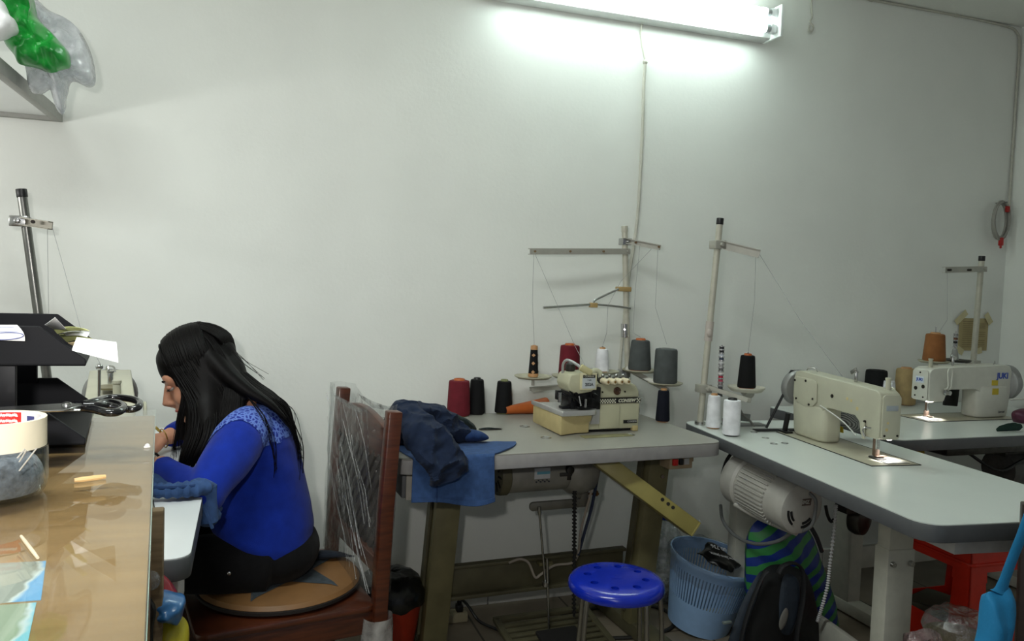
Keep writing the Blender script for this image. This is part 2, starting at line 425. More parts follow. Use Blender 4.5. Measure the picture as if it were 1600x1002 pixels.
bag('plastic_bag', 'small white plastic bag at the left end of the bags on the shelf', [(-30,-10),(4,2),(14,22),(24,32),(26,46),(16,53),(4,60),(-20,62),(-40,30)], -.66, .05, WHITEB, amp=.6, fsq=16, seed=5, group='plastic bags on the wall shelf')

# ================================================================== SEWING TABLES
STEEL = mat('bright steel', (190, 190, 188), .25, metal=1, var=.05)
DSTEEL = mat('dark oily steel', (70, 68, 64), .4, metal=.8, var=.2)
BLACK = mat('black plastic', (18, 18, 19), .4)
DARK = mat('dark gap', (12, 12, 12), .8)
LAM1 = mat('worn grey laminate', (150, 148, 140), .4, var=.04, scale=6)
EDGE1 = mat('grey edge band', (150, 148, 146), .5, var=.06)
LAM2 = mat('pale grey laminate', (208, 213, 208), .28, var=.02, scale=6)
EDGE2 = mat('dark grey edge band', (84, 86, 88), .45, var=.05)
OLIVE = mat('olive machine paint', (112, 106, 74), .5, var=.12, scale=14)
OLIVED = mat('olive dark paint', (84, 80, 58), .55, var=.15, scale=14)
CREAMP = mat('cream machine paint', (196, 195, 182), .45, var=.05)
MOTG = mat('grey motor paint', (128, 126, 116), .45, var=.12, scale=20)
MOTW = mat('pale grey motor paint', (186, 184, 176), .4, var=.05)
TT = .76
def tabletop(t, w, d, th, lam, edge, r=.05):
    top = MB().prism(rrect(-w/2+.001, -d/2+.001, w/2-.001, d/2-.001, r), TT-.0025, TT, 'z').build('laminate_top', lam, t)
    MB().prism(rrect(-w/2, -d/2, w/2, d/2, r), TT-th, TT-.0026, 'z').build('edge_band', edge, t, bevel=.003)
# ---- table 1: the overlock table
rz1 = math.radians(2.7)
t1 = thing('sewing_table', 'grey topped sewing table with olive legs carrying the overlock machine, against the wall', 'table', (.920, -.383, 0), rz1, 'industrial sewing tables')
tabletop(t1, 1.09, .655, .044, LAM1, EDGE1)
T1W = WM(t1); T1I = T1W.inverted()
def L1(p): return T1I @ V(p)
# uprights lean a little; foot beams and top beams
for sx, (pt, pb) in enumerate((((.640, -.38, .716), (.592, -.38, .05)), ((1.408, -.38, .716), (1.345, -.38, .05)))):
    a, b = L1(pt), L1(pb)
    leg = MB()
    for s in (0,):
        vs = []
        for q in (b, a):
            for x, y in ((-.042, -.032), (.042, -.032), (.042, .032), (-.042, .032)): vs.append(q + V((x, y, 0)))
        leg.add(vs, [(3,2,1,0),(4,5,6,7),(0,1,5,4),(1,2,6,5),(2,3,7,6),(3,0,4,7)])
    lg = leg.build('leg', OLIVE, t1, bevel=.006)
    sl = MB().add([b + (a-b)*k + V((x, y, 0)) for k in (.06, .95) for x, y in ((-.052, .004), (-.044, .004), (-.044, .036), (-.052, .036))], [(3,2,1,0),(4,5,6,7),(0,1,5,4),(1,2,6,5),(2,3,7,6),(3,0,4,7)]).build('leg_flange', OLIVED, lg)
    MB().box((b.x, b.y, .03), (.075, .55, .055)).build('foot_beam', OLIVED, t1, bevel=.012)
    MB().box((a.x, a.y, .709), (.06, .46, .014)).build('top_beam', OLIVED, t1, bevel=.003)
    bo = MB()
    for k in (.80, .86): p = b+(a-b)*k; bo.cyl(p+V((.012, -.034, 0)), p+V((.012, -.040, 0)), .007, n=10)
    bo.build('bolt', STEEL, t1)
# low cross panel with a lip at top and bottom
cb = MB(); x0, x1 = L1((.64, -.38, 0)).x, L1((1.31, -.38, 0)).x
cb.box(((x0+x1)/2, .03, .255), (x1-x0, .008, .115)).box(((x0+x1)/2, .02, .306), (x1-x0, .03, .012)).box(((x0+x1)/2, .02, .202), (x1-x0, .03, .014))
cb.build('cross_panel', OLIVED, t1, bevel=.003)
MB().box((L1((.985, -.38, .3)).x, .004, .292), (.05, .03, .012)).cyl((L1((.985, 0, 0)).x, -.005, .292), (L1((.985, 0, 0)).x, -.005, .28), .012).build('rod_guide', OLIVE, t1, bevel=.002)
# motor with end cover, label and clutch
mo = L1((.86, -.42, .622)); r = .062
mt = MB().lathe([(r*.97, 0), (r, .006), (r, .20), (r*.98, .21)], (mo.x-.045, mo.y, mo.z), (1, 0, 0), 36).build('motor', MOTG, t1)
MB().lathe([(r*1.06, 0), (r*1.1, .01), (r*1.1, .03), (r*1.02, .034)], (mo.x-.079, mo.y, mo.z), (1, 0, 0), 36).build('end_cover', OLIVED, mt)
MB().lathe([(r*1.02, 0), (r*1.28, .02), (r*1.34, .06), (r*1.15, .10), (r*.7, .12), (r*.4, .13)], (mo.x+.165, mo.y, mo.z), (1, 0, 0), 36).build('clutch_housing', MOTG, mt)
gr = MB()
for i in range(10):
    a = 2*PI*i/10; gr.box((mo.x-.0795, mo.y+math.cos(a)*.04, mo.z+math.sin(a)*.04), (.003, .006, .03), rot=Matrix.Rotation(a+PI/2, 3, 'X'))
gr.build('vent_slots', DARK, mt)
MB().box((mo.x+.06, mo.y-r*.96, mo.z+.012), (.056, .008, .036)).build('rating_label', mat('label grey', (188, 190, 190), .4), mt)
MB().box((mo.x+.064, mo.y-r*.96-.0042, mo.z+.014), (.046, .002, .009)).build('label_stripe', mat('label blue', (95, 150, 165), .4), mt)
mk = MB()
for i in range(7): mk.box((mo.x+.04+i*.0075, mo.y-r*.96-.001, mo.z-.016 + (i % 2)*.005), (.004, .008, .004))
mk.build('label_marks', mat('label ink', (50, 55, 62), .6), mt)
MB().box((mo.x+.05, mo.y+.01, mo.z+.078), (.16, .07, .03)).box((mo.x+.12, mo.y-.02, mo.z+.06), (.05, .05, .03)).build('motor_bracket', DSTEEL, t1, bevel=.003)
p = L1((1.02, -.44, .62)); MB().box((p.x+.01, p.y-.03, .625), (.09, .016, .012)).box((p.x+.0, p.y-.03, .65), (.014, .014, .09)).cyl((p.x+.0, p.y-.045, .64), (p.x, p.y-.02, .64), .014).build('clutch_lever', DSTEEL, t1, bevel=.002)
la, lb = L1((.905, -.42, .505)), L1((1.125, -.42, .500))
lv = MB().prism(rrect(la.x, la.z-.014, lb.x, la.z+.016, .012), la.y-.006, la.y+.006, 'y').box((lb.x-.018, la.y+.002, .545), (.03, .02, .09)).box((lb.x-.045, la.y-.004, .535), (.03, .012, .018)).build('motor_lever', mat('zinc lever', (120, 118, 108), .4, metal=.5), t1, bevel=.002)
MB().cyl((lb.x, la.y, .535), (lb.x+.04, la.y, .532), .004).cyl((lb.x+.028, la.y, .535), (lb.x+.034, la.y, .534), .01).build('lever_bolt', mat('brass', (140, 100, 60), .4, metal=.8), t1)
# pitman rod in two lapped lengths
ra, rb, rc, rd = L1((.935, -.43, .508)), L1((.968, -.43, .245)), L1((.968, -.438, .33)), L1((.985, -.438, .07))
MB().tube([ra, ra+(rb-ra)*.08, ra+(rb-ra)*.12, rb], [.007, .007, .004, .004], 10).tube([rc, rd], .0045, 10).cyl(rb+(rc-rb)*.4+V((0,0,-.03)), rb+(rc-rb)*.4+V((0,0,-.045)), .012).build('pitman_rod', STEEL, t1)
# treadle
tc_ = L1((1.00, -.47, 0))
tr = MB(); fx, fy, fz = tc_.x, tc_.y-.0, .075
tilt = Matrix.Rotation(math.radians(9), 3, 'X')
def TR(x, y, z=0): return V((fx, fy, fz)) + tilt @ V((x, y, z))
pd = MB()
for y in (-.13, .13): pd.box(TR(0, y), (.36, .022, .016), rot=tilt)
for x in (-.17, .17): pd.box(TR(x, 0), (.022, .26, .016), rot=tilt)
for i in range(7): pd.box(TR(0, -.095+.03*i+.005), (.33, .019, .010), rot=tilt)
pdo = pd.build('treadle', OLIVED, t1, bevel=.002)
MB().box(TR(.0, -.045, .014), (.15, .12, .014), rot=tilt).build('treadle_pad', mat('black rubber', (22, 20, 18), .8), pdo, bevel=.006)
# hanging drive belt
bp = [L1((1.045, -.46, .69)), L1((1.05, -.46, .55)), L1((1.062, -.45, .35)), L1((1.075, -.44, .12))]
bb = MB().tube(bp, .0045, 8)
for i in range(46):
    q = i/46*3; k = min(int(q), 2); p = bp[k]+(bp[k+1]-bp[k])*(q-k); bb.box(p, (.012, .012, .005))
bb.build('drive_belt', mat('black rubber belt', (24, 23, 22), .6), t1)
# drawer box hung under the left end
dc = L1((.515, -.58, .668))
dr = MB().box((dc.x+.03, dc.y+.10, .672), (.25, .34, .086)).build('drawer', mat('grey drawer', (96, 98, 100), .5), t1, bevel=.004)
MB().box((dc.x+.035, dc.y-.074, .670), (.238, .008, .09)).build('drawer_front', mat('off white drawer front', (172, 168, 158), .5), dr, bevel=.002)
# switch box
sc = L1((1.335, -.655, .69)); 
sw = MB().box((sc.x, sc.y+.03, .694), (.088, .06, .044)).box((sc.x+.055, sc.y+.045, .70), (.03, .03, .03)).build('switch_box', mat('tan switch box', (150, 132, 104), .5), t1, bevel=.003)
MB().box((sc.x-.025, sc.y-.002, .696), (.019, .012, .022)).build('off_button', mat('red button', (185, 30, 26), .35), sw, bevel=.003)
MB().box((sc.x-.002, sc.y-.002, .696), (.017, .010, .020)).build('on_button', BLACK, sw, bevel=.003)
MB().box((sc.x+.020, sc.y-.0005, .696), (.018, .004, .020)).build('button_plate', mat('switch plate', (160, 160, 158), .4), sw)
# scrap chute: slanted channel
ca, cb_ = PY(938, 716, -.60), PY(1088, 828, -.70)
ax = (cb_-ca).normalized()
n_ = ax.cross(V((-ax.z, 0, ax.x)))
yv = V((0.03, -1, 0.0)); yv = (yv-ax*yv.dot(ax)).normalized(); up_ = ax.cross(yv)
if up_.z < 0: up_ = -up_
Lc = (cb_-ca).length
ch = MB()
rotc = Matrix((ax, yv, up_)).transposed()
mid = (ca+cb_)/2
CHY = mat('yellowed chute paint', (150, 140, 80), .45, var=.1, scale=12)
ch.box(mid+up_*.0, (Lc, .006, .052), rot=rotc).box(mid-up_*.024 - yv*.035, (Lc, .07, .005), rot=rotc).box(mid+up_*.024 - yv*.035, (Lc, .07, .005), rot=rotc).box(cb_-ax*.003 - yv*.03, (.006, .07, .052), rot=rotc)
cho = ch.build('scrap_chute', CHY, t1, world=True, bevel=.0015)
hb = MB()
for k in (.62, .68, .73): q = ca+(cb_-ca)*k + up_*.012 + yv*.004; hb.cyl(q-yv*.001, q+yv*.001, .006, n=12)
hb.build('chute_hole', DSTEEL, cho, world=True)
# grommets and the sunk plate in the top
for px, py in ((820, 667), (853, 684.5), (984, 680)):
    p = L1(PZ(px, py, TT)); gm = MB(); gm.ring([(.012, 0), (.018, 0), (.018, .002), (.014, .003), (.012, .002)], (p.x, p.y, TT), n=24).build('grommet', STEEL, t1)
# cables of the table
BLUEC = mat('dark blue cable', (28, 38, 62), .5)
pts = [PY(944, 716, -.48), PY(936, 735, -.45), PY(925, 790, -.42), PY(914, 830, -.41), PY(903, 868, -.41)]
MB().tube(crom(pts), .0055, 8).build('motor_cable', BLUEC, t1, world=True)
pts = [PY(912, 714, -.5), PY(925, 720, -.48), PY(934, 722, -.47), PY(930, 745, -.45), PY(918, 790, -.425), PY(908, 828, -.415), PY(903, 866, -.41), PY(893, 880, -.40), PY(866, 884, -.395), PY(845, 898, -.40), PY(836, 902, -.405), PY(826, 880, -.40), PY(812, 874, -.385), PY(795, 880, -.383)]
MB().tube(crom(pts), .0045, 8).build('motor_cable', mat('dirty white cable', (150, 140, 128), .6), t1, world=True)

# ---- table 2: lockstitch table on the right, end towards the camera
rz2 = math.radians(83.6)
t2 = thing('sewing_table', 'pale topped sewing table standing out from the wall at right, end towards the viewer', 'table', (1.752, -.955, 0), rz2, 'industrial sewing tables')
tabletop(t2, 1.24, .56, .042, LAM2, EDGE2, .055)
T2W = WM(t2); T2I = T2W.inverted()
def L2(p): return T2I @ V(p)
CREAMD = mat('cream frame paint', (176, 175, 164), .5, var=.06)
for wx, wy in ((1.765, -1.115), (1.765, -.41)):
    p = L2((wx, wy, 0)); 
    lo = MB().box((p.x, p.y, .29), (.058, .088, .50)).build('leg', CREAMP, t2, bevel=.004)
    up = MB().box((p.x, p.y, .62), (.050, .078, .19)).box((p.x-.0252, p.y+.016, .645), (.002, .006, .1)).build('leg_extension', CREAMP, lo, bevel=.003)
    bo = MB()
    for dy in (-.03, .03): bo.cyl((p.x-.031, p.y+dy, .50), (p.x-.039, p.y+dy, .50), .009, .007, n=14)
    bo.build('bolt', STEEL, lo)
    MB().box((p.x, p.y, .03), (.075, .50, .05)).build('foot_beam', CREAMP, t2, bevel=.01)
    MB().box((p.x, p.y, .707), (.07, .42, .012)).build('top_beam', CREAMD, t2, bevel=.002)
pa, pb = L2((1.765, -1.115, 0)), L2((1.765, -.41, 0))
MB().box(((pa.x+pb.x)/2, pa.y-.0, .15), (pb.x-pa.x-.06, .02, .09)).build('cross_panel', CREAMD, t2, bevel=.003)
# motor under the left side, its end to the camera
ma, mb2 = V((1.600, -.645, .618)), V((1.618, -.90, .594))
dm = (mb2-ma).normalized(); Lm = (mb2-ma).length
mt = MB().lathe([(.078, 0), (.083, .01), (.083, Lm-.02), (.08, Lm-.004), (.07, Lm)], ma, dm, 40).build('motor', MOTW, t2, world=True)
fn_ = MB(); u_, w_ = fr(dm)
for i in range(40):
    a = 2*PI*i/40; c_ = ma+dm*(Lm*.42) + (u_*math.cos(a)+w_*math.sin(a))*.086
    rr = Matrix((dm, (u_*math.cos(a)+w_*math.sin(a)), dm.cross(u_*math.cos(a)+w_*math.sin(a)))).transposed()
    fn_.box(c_, (Lm*.50, .010, .0036), rot=rr)
fn_.build('cooling_fins', MOTW, mt, world=True)
MB().lathe([(.084, -.03), (.092, -.028), (.094, 0), (.094, .026), (.086, .034)], ma, dm, 40).build('flange', MOTW, mt, world=True)
MB().lathe([(.03, -.085), (.045, -.083), (.038, -.07), (.045, -.056), (.03, -.054)], ma, dm, 28).build('pulley', BLACK, mt, world=True)
en = ma+dm*(Lm+.0005); u_, w_ = fr(dm)
def arc(r, a0, a1, c, wd):
    return crom([c + (u_*math.cos(math.radians(a0+(a1-a0)*i/8)) + w_*math.sin(math.radians(a0+(a1-a0)*i/8)))*r for i in range(9)], 2)
# choose the frame of the end face: right / up as seen
for r_, a0, a1 in ((.058, 0, 50), (.046, 4, 46), (.058, 90, 140), (.046, 94, 136)):
    MB().tube(arc(r_, a0, a1, en, 0), .004, 6, flat=1).build('vent_slot', DARK, mt, world=True)
MB().box(ma+V((.03, .02, .095)), (.07, .10, .05)).box(ma+dm*Lm*.5+V((.0, 0, .089)), (.05, .2, .012)).build('motor_mount', MOTW, mt, world=True, bevel=.006)
MB().tube(crom([ma+dm*.02+V((-.06, 0, -.068)), ma+dm*.1+V((-.03, 0, -.084)), ma+dm*(Lm-.02)+V((.0, 0, -.082))], 6), .010, 10, flat=1).build('motor_bar', MOTW, mt, world=True)
e0 = en + V((.0, -.002, .035)) + dm*.001
MB().box(en+V((.005, 0, .022))+dm*.001, (.045, .002, .022), rot=Matrix((V((1, 0, 0)), dm, V((0, 0, 1)).cross(dm).cross(dm)*-1)).transposed()).build('rating_plate', mat('brown plate', (96, 82, 74), .4), mt, world=True)
text('plate_lettering', 'SMZ', .016, mat('plate letters', (190, 188, 180), .4), mt, WM(mt).inverted() @ basis(en+V((.005, 0, .022))+dm*.0026, V((1, 0, 0)), V((0, 0, 1))), bold=.0006)
gr = mat('grey flex', (110, 112, 112), .5)
MB().tube(crom([en+V((.02, 0, .05)), en+dm*.02+V((.026, 0, .035)), en+dm*.02+V((.028, 0, 0)), en+dm*.018+V((.018, 0, -.045)), en+dm*.0+V((.012, .02, -.078))], 6), .0055, 8).build('motor_cable', gr, t2, world=True)
pts = [PX(1243, 828, 1.62), PX(1215, 846, 1.61), PX(1180, 850, 1.60), PX(1150, 838, 1.60), PX(1130, 815, 1.62), PX(1126, 790, 1.66)]
MB().tube(crom(pts), .006, 8).build('motor_cable', gr, t2, world=True)
pts = [en+V((.03, .03, -.06)), PX(1262, 818, 1.72), PX(1275, 838, 1.76), PX(1284, 862, 1.80)]
MB().tube(crom(pts), .007, 8).build('motor_cable', mat('dark grey flex', (48, 50, 54), .5), t2, world=True)
# belt up through the top to the handwheel
MB().tube(crom([ma-dm*.07+V((-.045, 0, .0)), ma-dm*.07+V((-.04, 0, -.025)), ma-dm*.07+V((-.02, 0, -.042)), ma-dm*.07+V((.02, 0, -.04)), ma-dm*.07+V((.045, 0, -.01))], 5), .006, 8).tube(crom([ma-dm*.07+V((-.045, 0, 0)), ma-dm*.07+V((-.03, 0, .05)), ma-dm*.07+V((.02, .0, .11))], 5), .006, 8).build('drive_belt', BLACK, t2, world=True)
# white knee chain hanging from the underside
pts = [PX(1306, 790, 1.72), PX(1303, 830, 1.72), PX(1297, 880, 1.725), PX(1293, 915, 1.73), PX(1284, 950, 1.74), PX(1277, 972, 1.75)]
hc = MB(); cp = crom(pts, 9)
for i in range(0, len(cp)-1): hc.ell(cp[i], (.0062, .0062, .0036), 8, 6)
hc.tube(cp, .003, 6)
hc.build('lifter_chain', mat('white chain', (196, 196, 196), .4), t2, world=True)
MB().tube(crom([PX(1290, 790, 1.74), PX(1293, 805, 1.74), PX(1298, 815, 1.74), PX(1303, 812, 1.73)], 5), .005, 8).build('lifter_hook', DSTEEL, t2, world=True)
MB().lathe([(.02, 0), (.045, .012), (.05, .03), (.046, .05), (.02, .062)], PX(1338, 812, 1.83)+V((0, .03, 0)), V((.4, -1, 0)), 24).box(PX(1345, 800, 1.83)+V((0, .02, .02)), (.12, .05, .045)).build('knee_lifter', DSTEEL, t2, world=True)
# drawer tray under the near end
MB().box((1.70, -1.405, .690), (.27, .19, .054), rz=rz2-PI/2).build('drawer', mat('white drawer', (190, 190, 188), .5), t2, world=True, bevel=.003)
for px, py in ((1178, 676), (1196, 685), (1209, 694), (1226, 693)):
    p = L2(PZ(px, py, TT)); MB().ring([(.007, 0), (.012, 0), (.012, .0015), (.009, .002), (.007, .001)], (p.x, p.y, TT), n=20).build('grommet', STEEL, t2)
# ---- table 3: in the corner
t3 = thing('sewing_table', 'pale sewing table in the right corner, mostly behind the nearer white table', 'table', (2.735, -.405, 0), 0, 'industrial sewing tables')
tabletop(t3, 1.22, .71, .042, LAM2, EDGE2, .03)
for x in (-.47, .47):
    lg = MB().box((x, .0, .37), (.06, .10, .66)).build('leg', CREAMD, t3, bevel=.004)
    MB().box((x, -.02, .03), (.07, .54, .05)).build('foot_beam', CREAMP, t3, bevel=.01)
    MB().box((x, 0, .707), (.06, .5, .012)).build('top_beam', CREAMD, t3, bevel=.002)
MB().box((0, .02, .20), (.86, .02, .09)).build('cross_panel', CREAMD, t3, bevel=.003)
MB().box((.02, -.12, .692), (.62, .30, .05)).build('oil_pan', DSTEEL, t3, bevel=.02)
mt = MB().lathe([(.05, 0), (.075, .01), (.075, .2), (.06, .22)], (.10, -.16, .58), (1, 0, 0), 28).build('motor', mat('grimy motor', (74, 72, 68), .5, var=.25), t3)
MB().lathe([(.03, 0), (.06, .004), (.05, .02), (.06, .036), (.03, .04)], (.325, -.16, .58), (1, 0, 0), 28).box((.2, -.15, .66), (.2, .09, .05)).build('pulley', DSTEEL, mt, bevel=.003)
MB().cyl((.25, -.24, .63), (.235, -.25, .30), .005).ell((.25, -.242, .632), .011).build('pitman_rod', STEEL, t3)
MB().box((.505, -.22, .56), (.16, .22, .27)).build('control_box', mat('pale control box', (178, 178, 180), .5), t3, bevel=.006)
MB().tube(crom([(-.1, -.2, .66), (0, -.25, .60), (.12, -.26, .64), (.3, -.26, .66), (.42, -.25, .62)], 6), .006).tube(crom([(.40, -.28, .68), (.36, -.27, .6), (.37, -.26, .5)], 6), .006).build('motor_cable', BLACK, t3)
MB().lathe([(.0, 0), (.016, .001), (.016, .006), (0, .007)], PY(1561, 688, -.60), (0, -1, 0), 16).build('lock_knob', STEEL, t3, world=True)
# ---- table 4: the seated woman's table
t4 = thing('sewing_table', 'white topped sewing table in front of the seated woman, half hidden by the glass counter', 'table', (-.368, -.775, 0), PI/2, 'industrial sewing tables')
tabletop(t4, 1.21, .56, .042, mat('white laminate', (226, 229, 230), .3, var=.02, scale=6), EDGE2, .03)
for x in (-.44, .44):
    MB().box((x, .0, .37), (.06, .10, .66)).build('leg', CREAMD, t4, bevel=.004)
    MB().box((x, -.0, .03), (.07, .52, .05)).build('foot_beam', CREAMP, t4, bevel=.01)
    MB().box((x, 0, .707), (.06, .42, .012)).build('top_beam', CREAMD, t4, bevel=.002)
MB().box((0, .1, .20), (.86, .02, .09)).build('cross_panel', CREAMD, t4, bevel=.003)
MB().box((-.515, -.17, .675), (.15, .18, .08)).build('drawer', mat('white drawer side', (196, 190, 188), .5), t4, bevel=.003)
# ================================================================== SEWING MACHINES (local: x needle -> handwheel, y to the back, z up from the table)
CREAMM = mat('cream machine enamel', (186, 184, 164), .38, var=.06, scale=10)
JUKIM = mat('pale machine enamel', (206, 205, 194), .35, var=.03)
PLATE = mat('satin bed plate', (150, 148, 138), .3, metal=.4, var=.06)
BEDM = mat('worn bed enamel', (168, 164, 144), .35, var=.08, scale=14)
SCREW = mat('screw heads', (46, 40, 36), .4, metal=.6)
ORANGE_P = mat('orange cone plastic', (182, 92, 36), .45)
def lockstitch(name, label, loc, rz, body, h=.215, kind=2, led=True):
    t = thing(name, label, 'sewing machine', loc, rz, 'lockstitch sewing machines')
    z0 = .0018
    bed = MB().box((.17, 0, z0/2), (.50, .165, z0)).build('bed', BEDM, t, bevel=.001)
    sm_ = MB()
    sm_.box((.17, -.0835, .0011), (.50, .0022, .0022)).box((.17, .0835, .0011), (.50, .0022, .0022)).box((-.081, 0, .0011), (.0022, .169, .0022))
    sm_.build('bed_gap', DARK, bed)
    MB().box((-.03, -.02, z0+.001), (.075, .075, .002)).build('slide_plate', PLATE, bed, bevel=.0008)
    pl = MB().prism(rrect(-.03, -.018, .03, .018, .017), z0+.001, z0+.004, 'z'); pl.box((.0, 0, z0+.004), (.02, .004, .001))
    pl.build('throat_plate', DSTEEL if kind == 2 else PLATE, bed)
    # casting: arm + pillar in one body
    hb = .072 if kind == 2 else .078
    out = [(-.042, hb+.004), (-.036, hb-.004), (.034, hb-.004), (.04, hb+.0), (.050, .108), (.070, .122), (.205, .122), (.228, .114), (.238, .095), (.240, 0.004), (.385, .004), (.392, .02), (.402, .10), (.405, h-.03), (.395, h-.006), (.37, h), (-.02, h-.012), (-.036, h-.020), (-.044, h-.034)]
    hw = .035 if kind == 2 else .046 if kind == 4 else .042
    bd = MB().prism(out, -hw, hw, 'y').build('body', body, t, bevel=.013, seg=4, sharp=50)
    # rounded pillar bulge
    MB().add([], []).ell((.0, 0, 0), .0001, 4, 3)
    pb = MB(); 
    for q in (0,): pb.prism([(.225, -hw+.004), (.221, -hw+.016), (.221, hw-.016), (.225, hw-.004), (.245, hw+.005), (.33, hw+.005), (.375, hw+.004), (.388, hw), (.388, -hw), (.375, -hw-.004), (.33, -hw-.005), (.245, -hw-.005)], .002, .118 if kind == 2 else .135, 'z')
    pb.build('pillar', body, bd, bevel=.010, seg=3, sharp=50)
    # needle end cover
    MB().prism(rrect(-.040, hb+.002, .040, h-.022, .012), -.0, .006, 'z')
    fp = MB().prism([(y, z) for y, z in rrect(-hw+.004, hb-.002, hw-.004, h-.022, .012)], -.050, -.0435, 'x').build('face_plate', body, t, bevel=.002)
    sc_ = MB()
    pts = ((-.022, hb+.010), (.022, hb+.010)) if kind == 2 else ((-.02, hb+.012), (.02, hb+.015), (.018, hb+.045), (-.018, hb+.055), (0, h-.033))
    for i, (y, z) in enumerate(pts): sc_.cyl((-.0498, y, z), (-.0515, y, z), .0035 if kind == 2 or i < 2 or i > 3 else .008, n=12)
    sc_.build('face_screw', SCREW, fp)
    MB().box((-.0505, 0, h-.062), (.002, .040, .016 if kind == 2 else .026)).build('badge', mat('badge %d' % kind, (165, 172, 178) if kind == 2 else (214, 222, 232), .3), fp, bevel=.0008)
    # needle bar, presser foot, lamp
    MB().cyl((0, .0, hb-.006), (0, 0, .034), .0035, n=12).cyl((0, 0, .036), (0, 0, .012), .0018, n=8).build('needle_bar', STEEL, t)
    MB().cyl((.004, .012, hb-.006), (.004, .012, .028), .004, n=12).box((.002, .006, .021), (.014, .016, .018)).box((-.002, -.006, .010), (.016, .036, .004)).build('presser_foot', mat('worn foot steel', (122, 104, 90), .35, metal=.7), t, bevel=.001)
    # handwheel
    MB().lathe([(.030, 0), (.058, .004), (.064, .012), (.064, .03), (.056, .036), (.03, .04), (.02, .042)], (.407, 0, h-.068), (1, 0, 0), 36).build('handwheel', mat('grey handwheel', (136, 136, 134), .35, metal=.3), t)
    # top fittings
    MB().cyl((-.012, -.012, h-.016), (-.012, -.012, h+.020), .0075, n=16).cyl((-.012, -.012, h+.018), (-.012, -.012, h+.024), .009, n=16).build('foot_screw', CREAMM, t)
    tp = MB().cyl((.12, 0, h-.006), (.12, 0, h+.024), .0055, n=14).cyl((.12, 0, h+.024), (.12, 0, h+.028), .007, n=14).box((.128, .004, h+.028), (.03, .004, .012), rot=Matrix.Rotation(.5, 3, 'Y'))
    tp.build('thread_post', STEEL, t, bevel=.0005)
    MB().tube(crom([(.335, -.01, h-.003), (.345, -.008, h+.009), (.355, 0, h+.012), (.365, .008, h+.009), (.37, .01, h-.003)], 4), .0022, 6).build('top_hook', STEEL, t)
    # operator side: tension dial, take-up slot guard
    tn = MB()
    tn.lathe([(.004, 0), (.012, .006), (.012, .010), (.006, .014), (.009, .02), (.009, .03), (.004, .032)], (.035, -hw, .112), (0, -1, 0), 18)
    tn.build('tension_dial', STEEL, t)
    MB().tube(crom([(.030, -.046, .125), (.028, -.066, .135), (.024, -.068, .17), (.022, -.067, .20), (.032, -.066, .212), (.046, -.066, .206), (.046, -.066, .17), (.044, -.064, .13), (.042, -.046, .125)], 5), .0034, 8).build('take_up_guard', body, t)
    MB().tube(crom([(-.02, .045, .10), (-.015, .062, .10), (-.012, .066, .09), (-.02, .064, .075)], 4), .0028, 8).build('lifting_lever', STEEL, t)
    return t, bd
# machine 2
m2, bd2 = lockstitch('sewing_machine', 'cream lockstitch sewing machine with a bolted side cover on the white table at right', V((1.812, -.985, TT)), rz2, CREAMM, h=.226)
h = .226
cv = MB().prism([(.265, .194), (.28, .205), (.385, .205), (.396, .194), (.396, .13), (.38, .118), (.32, .105), (.28, .115), (.262, .132)], .035, .041, 'y').build('side_cover', CREAMM, bd2, bevel=.004, seg=3)
s_ = MB()
for x, z in ((.280, .140), (.325, .196), (.388, .190), (.375, .128), (.300, .118)): s_.cyl((x, .041, z), (x, .0435, z), .004, n=12)
s_.build('cover_screw', SCREW, cv)
s_ = MB().cyl((.185, .035, .165), (.185, .038, .165), .006, n=14)
for x, z in ((.02, .112), (.027, .095), (.012, .095)): s_.cyl((x, .035, z), (x, .039, z), .0045, n=12)
s_.build('plug_screw', SCREW, bd2)
w_ = MB()
for x, z, r in ((.06, .145, .006), (.09, .165, .005), (.11, .168, .005)): w_.cyl((x, .0345, z), (x, .0356, z), r, n=14)
w_.cyl((-.0498, .012, .12), (-.0504, .012, .12), .004).cyl((-.0498, .015, .10), (-.0504, .015, .10), .005).build('worn_spots', mat('worn yellow paint', (202, 184, 130), .5), bd2)
MB().box((.018, .041, .085), (.012, .006, .05), rot=Matrix.Rotation(.12, 3, 'Y')).build('lifter_bar', CREAMM, m2, bevel=.002)
MB().tube(crom([(.24, .040, .125), (.18, .046, .115), (.10, .050, .095), (.04, .05, .066)], 5), .002, 6).build('white_cord', mat('white cord', (206, 206, 200), .5), m2)
# belt from wheel down through the table, belt guard
MB().tube([(.432, .052, h-.085), (.435, .115, .012)], .0048, 8).tube([(.432, -.03, h-.012), (.432, .03, h-.01), (.432, .056, h-.05), (.432, .052, h-.085)], .0048, 8).build('drive_belt', BLACK, m2)
MB().box((.435, .07, .0055), (.03, .18, .003)).build('belt_slot', DARK, m2)
MB().prism([(.0, .004), (.018, .004), (.014, .065), (.004, .07)], .046, .066, 'y')
MB().box((.405, .056, .035), (.014, .014, .07), rot=Matrix.Rotation(.15, 3, 'X')).box((.405, .058, .006), (.05, .03, .006)).build('belt_guard', BLACK, m2, bevel=.002)
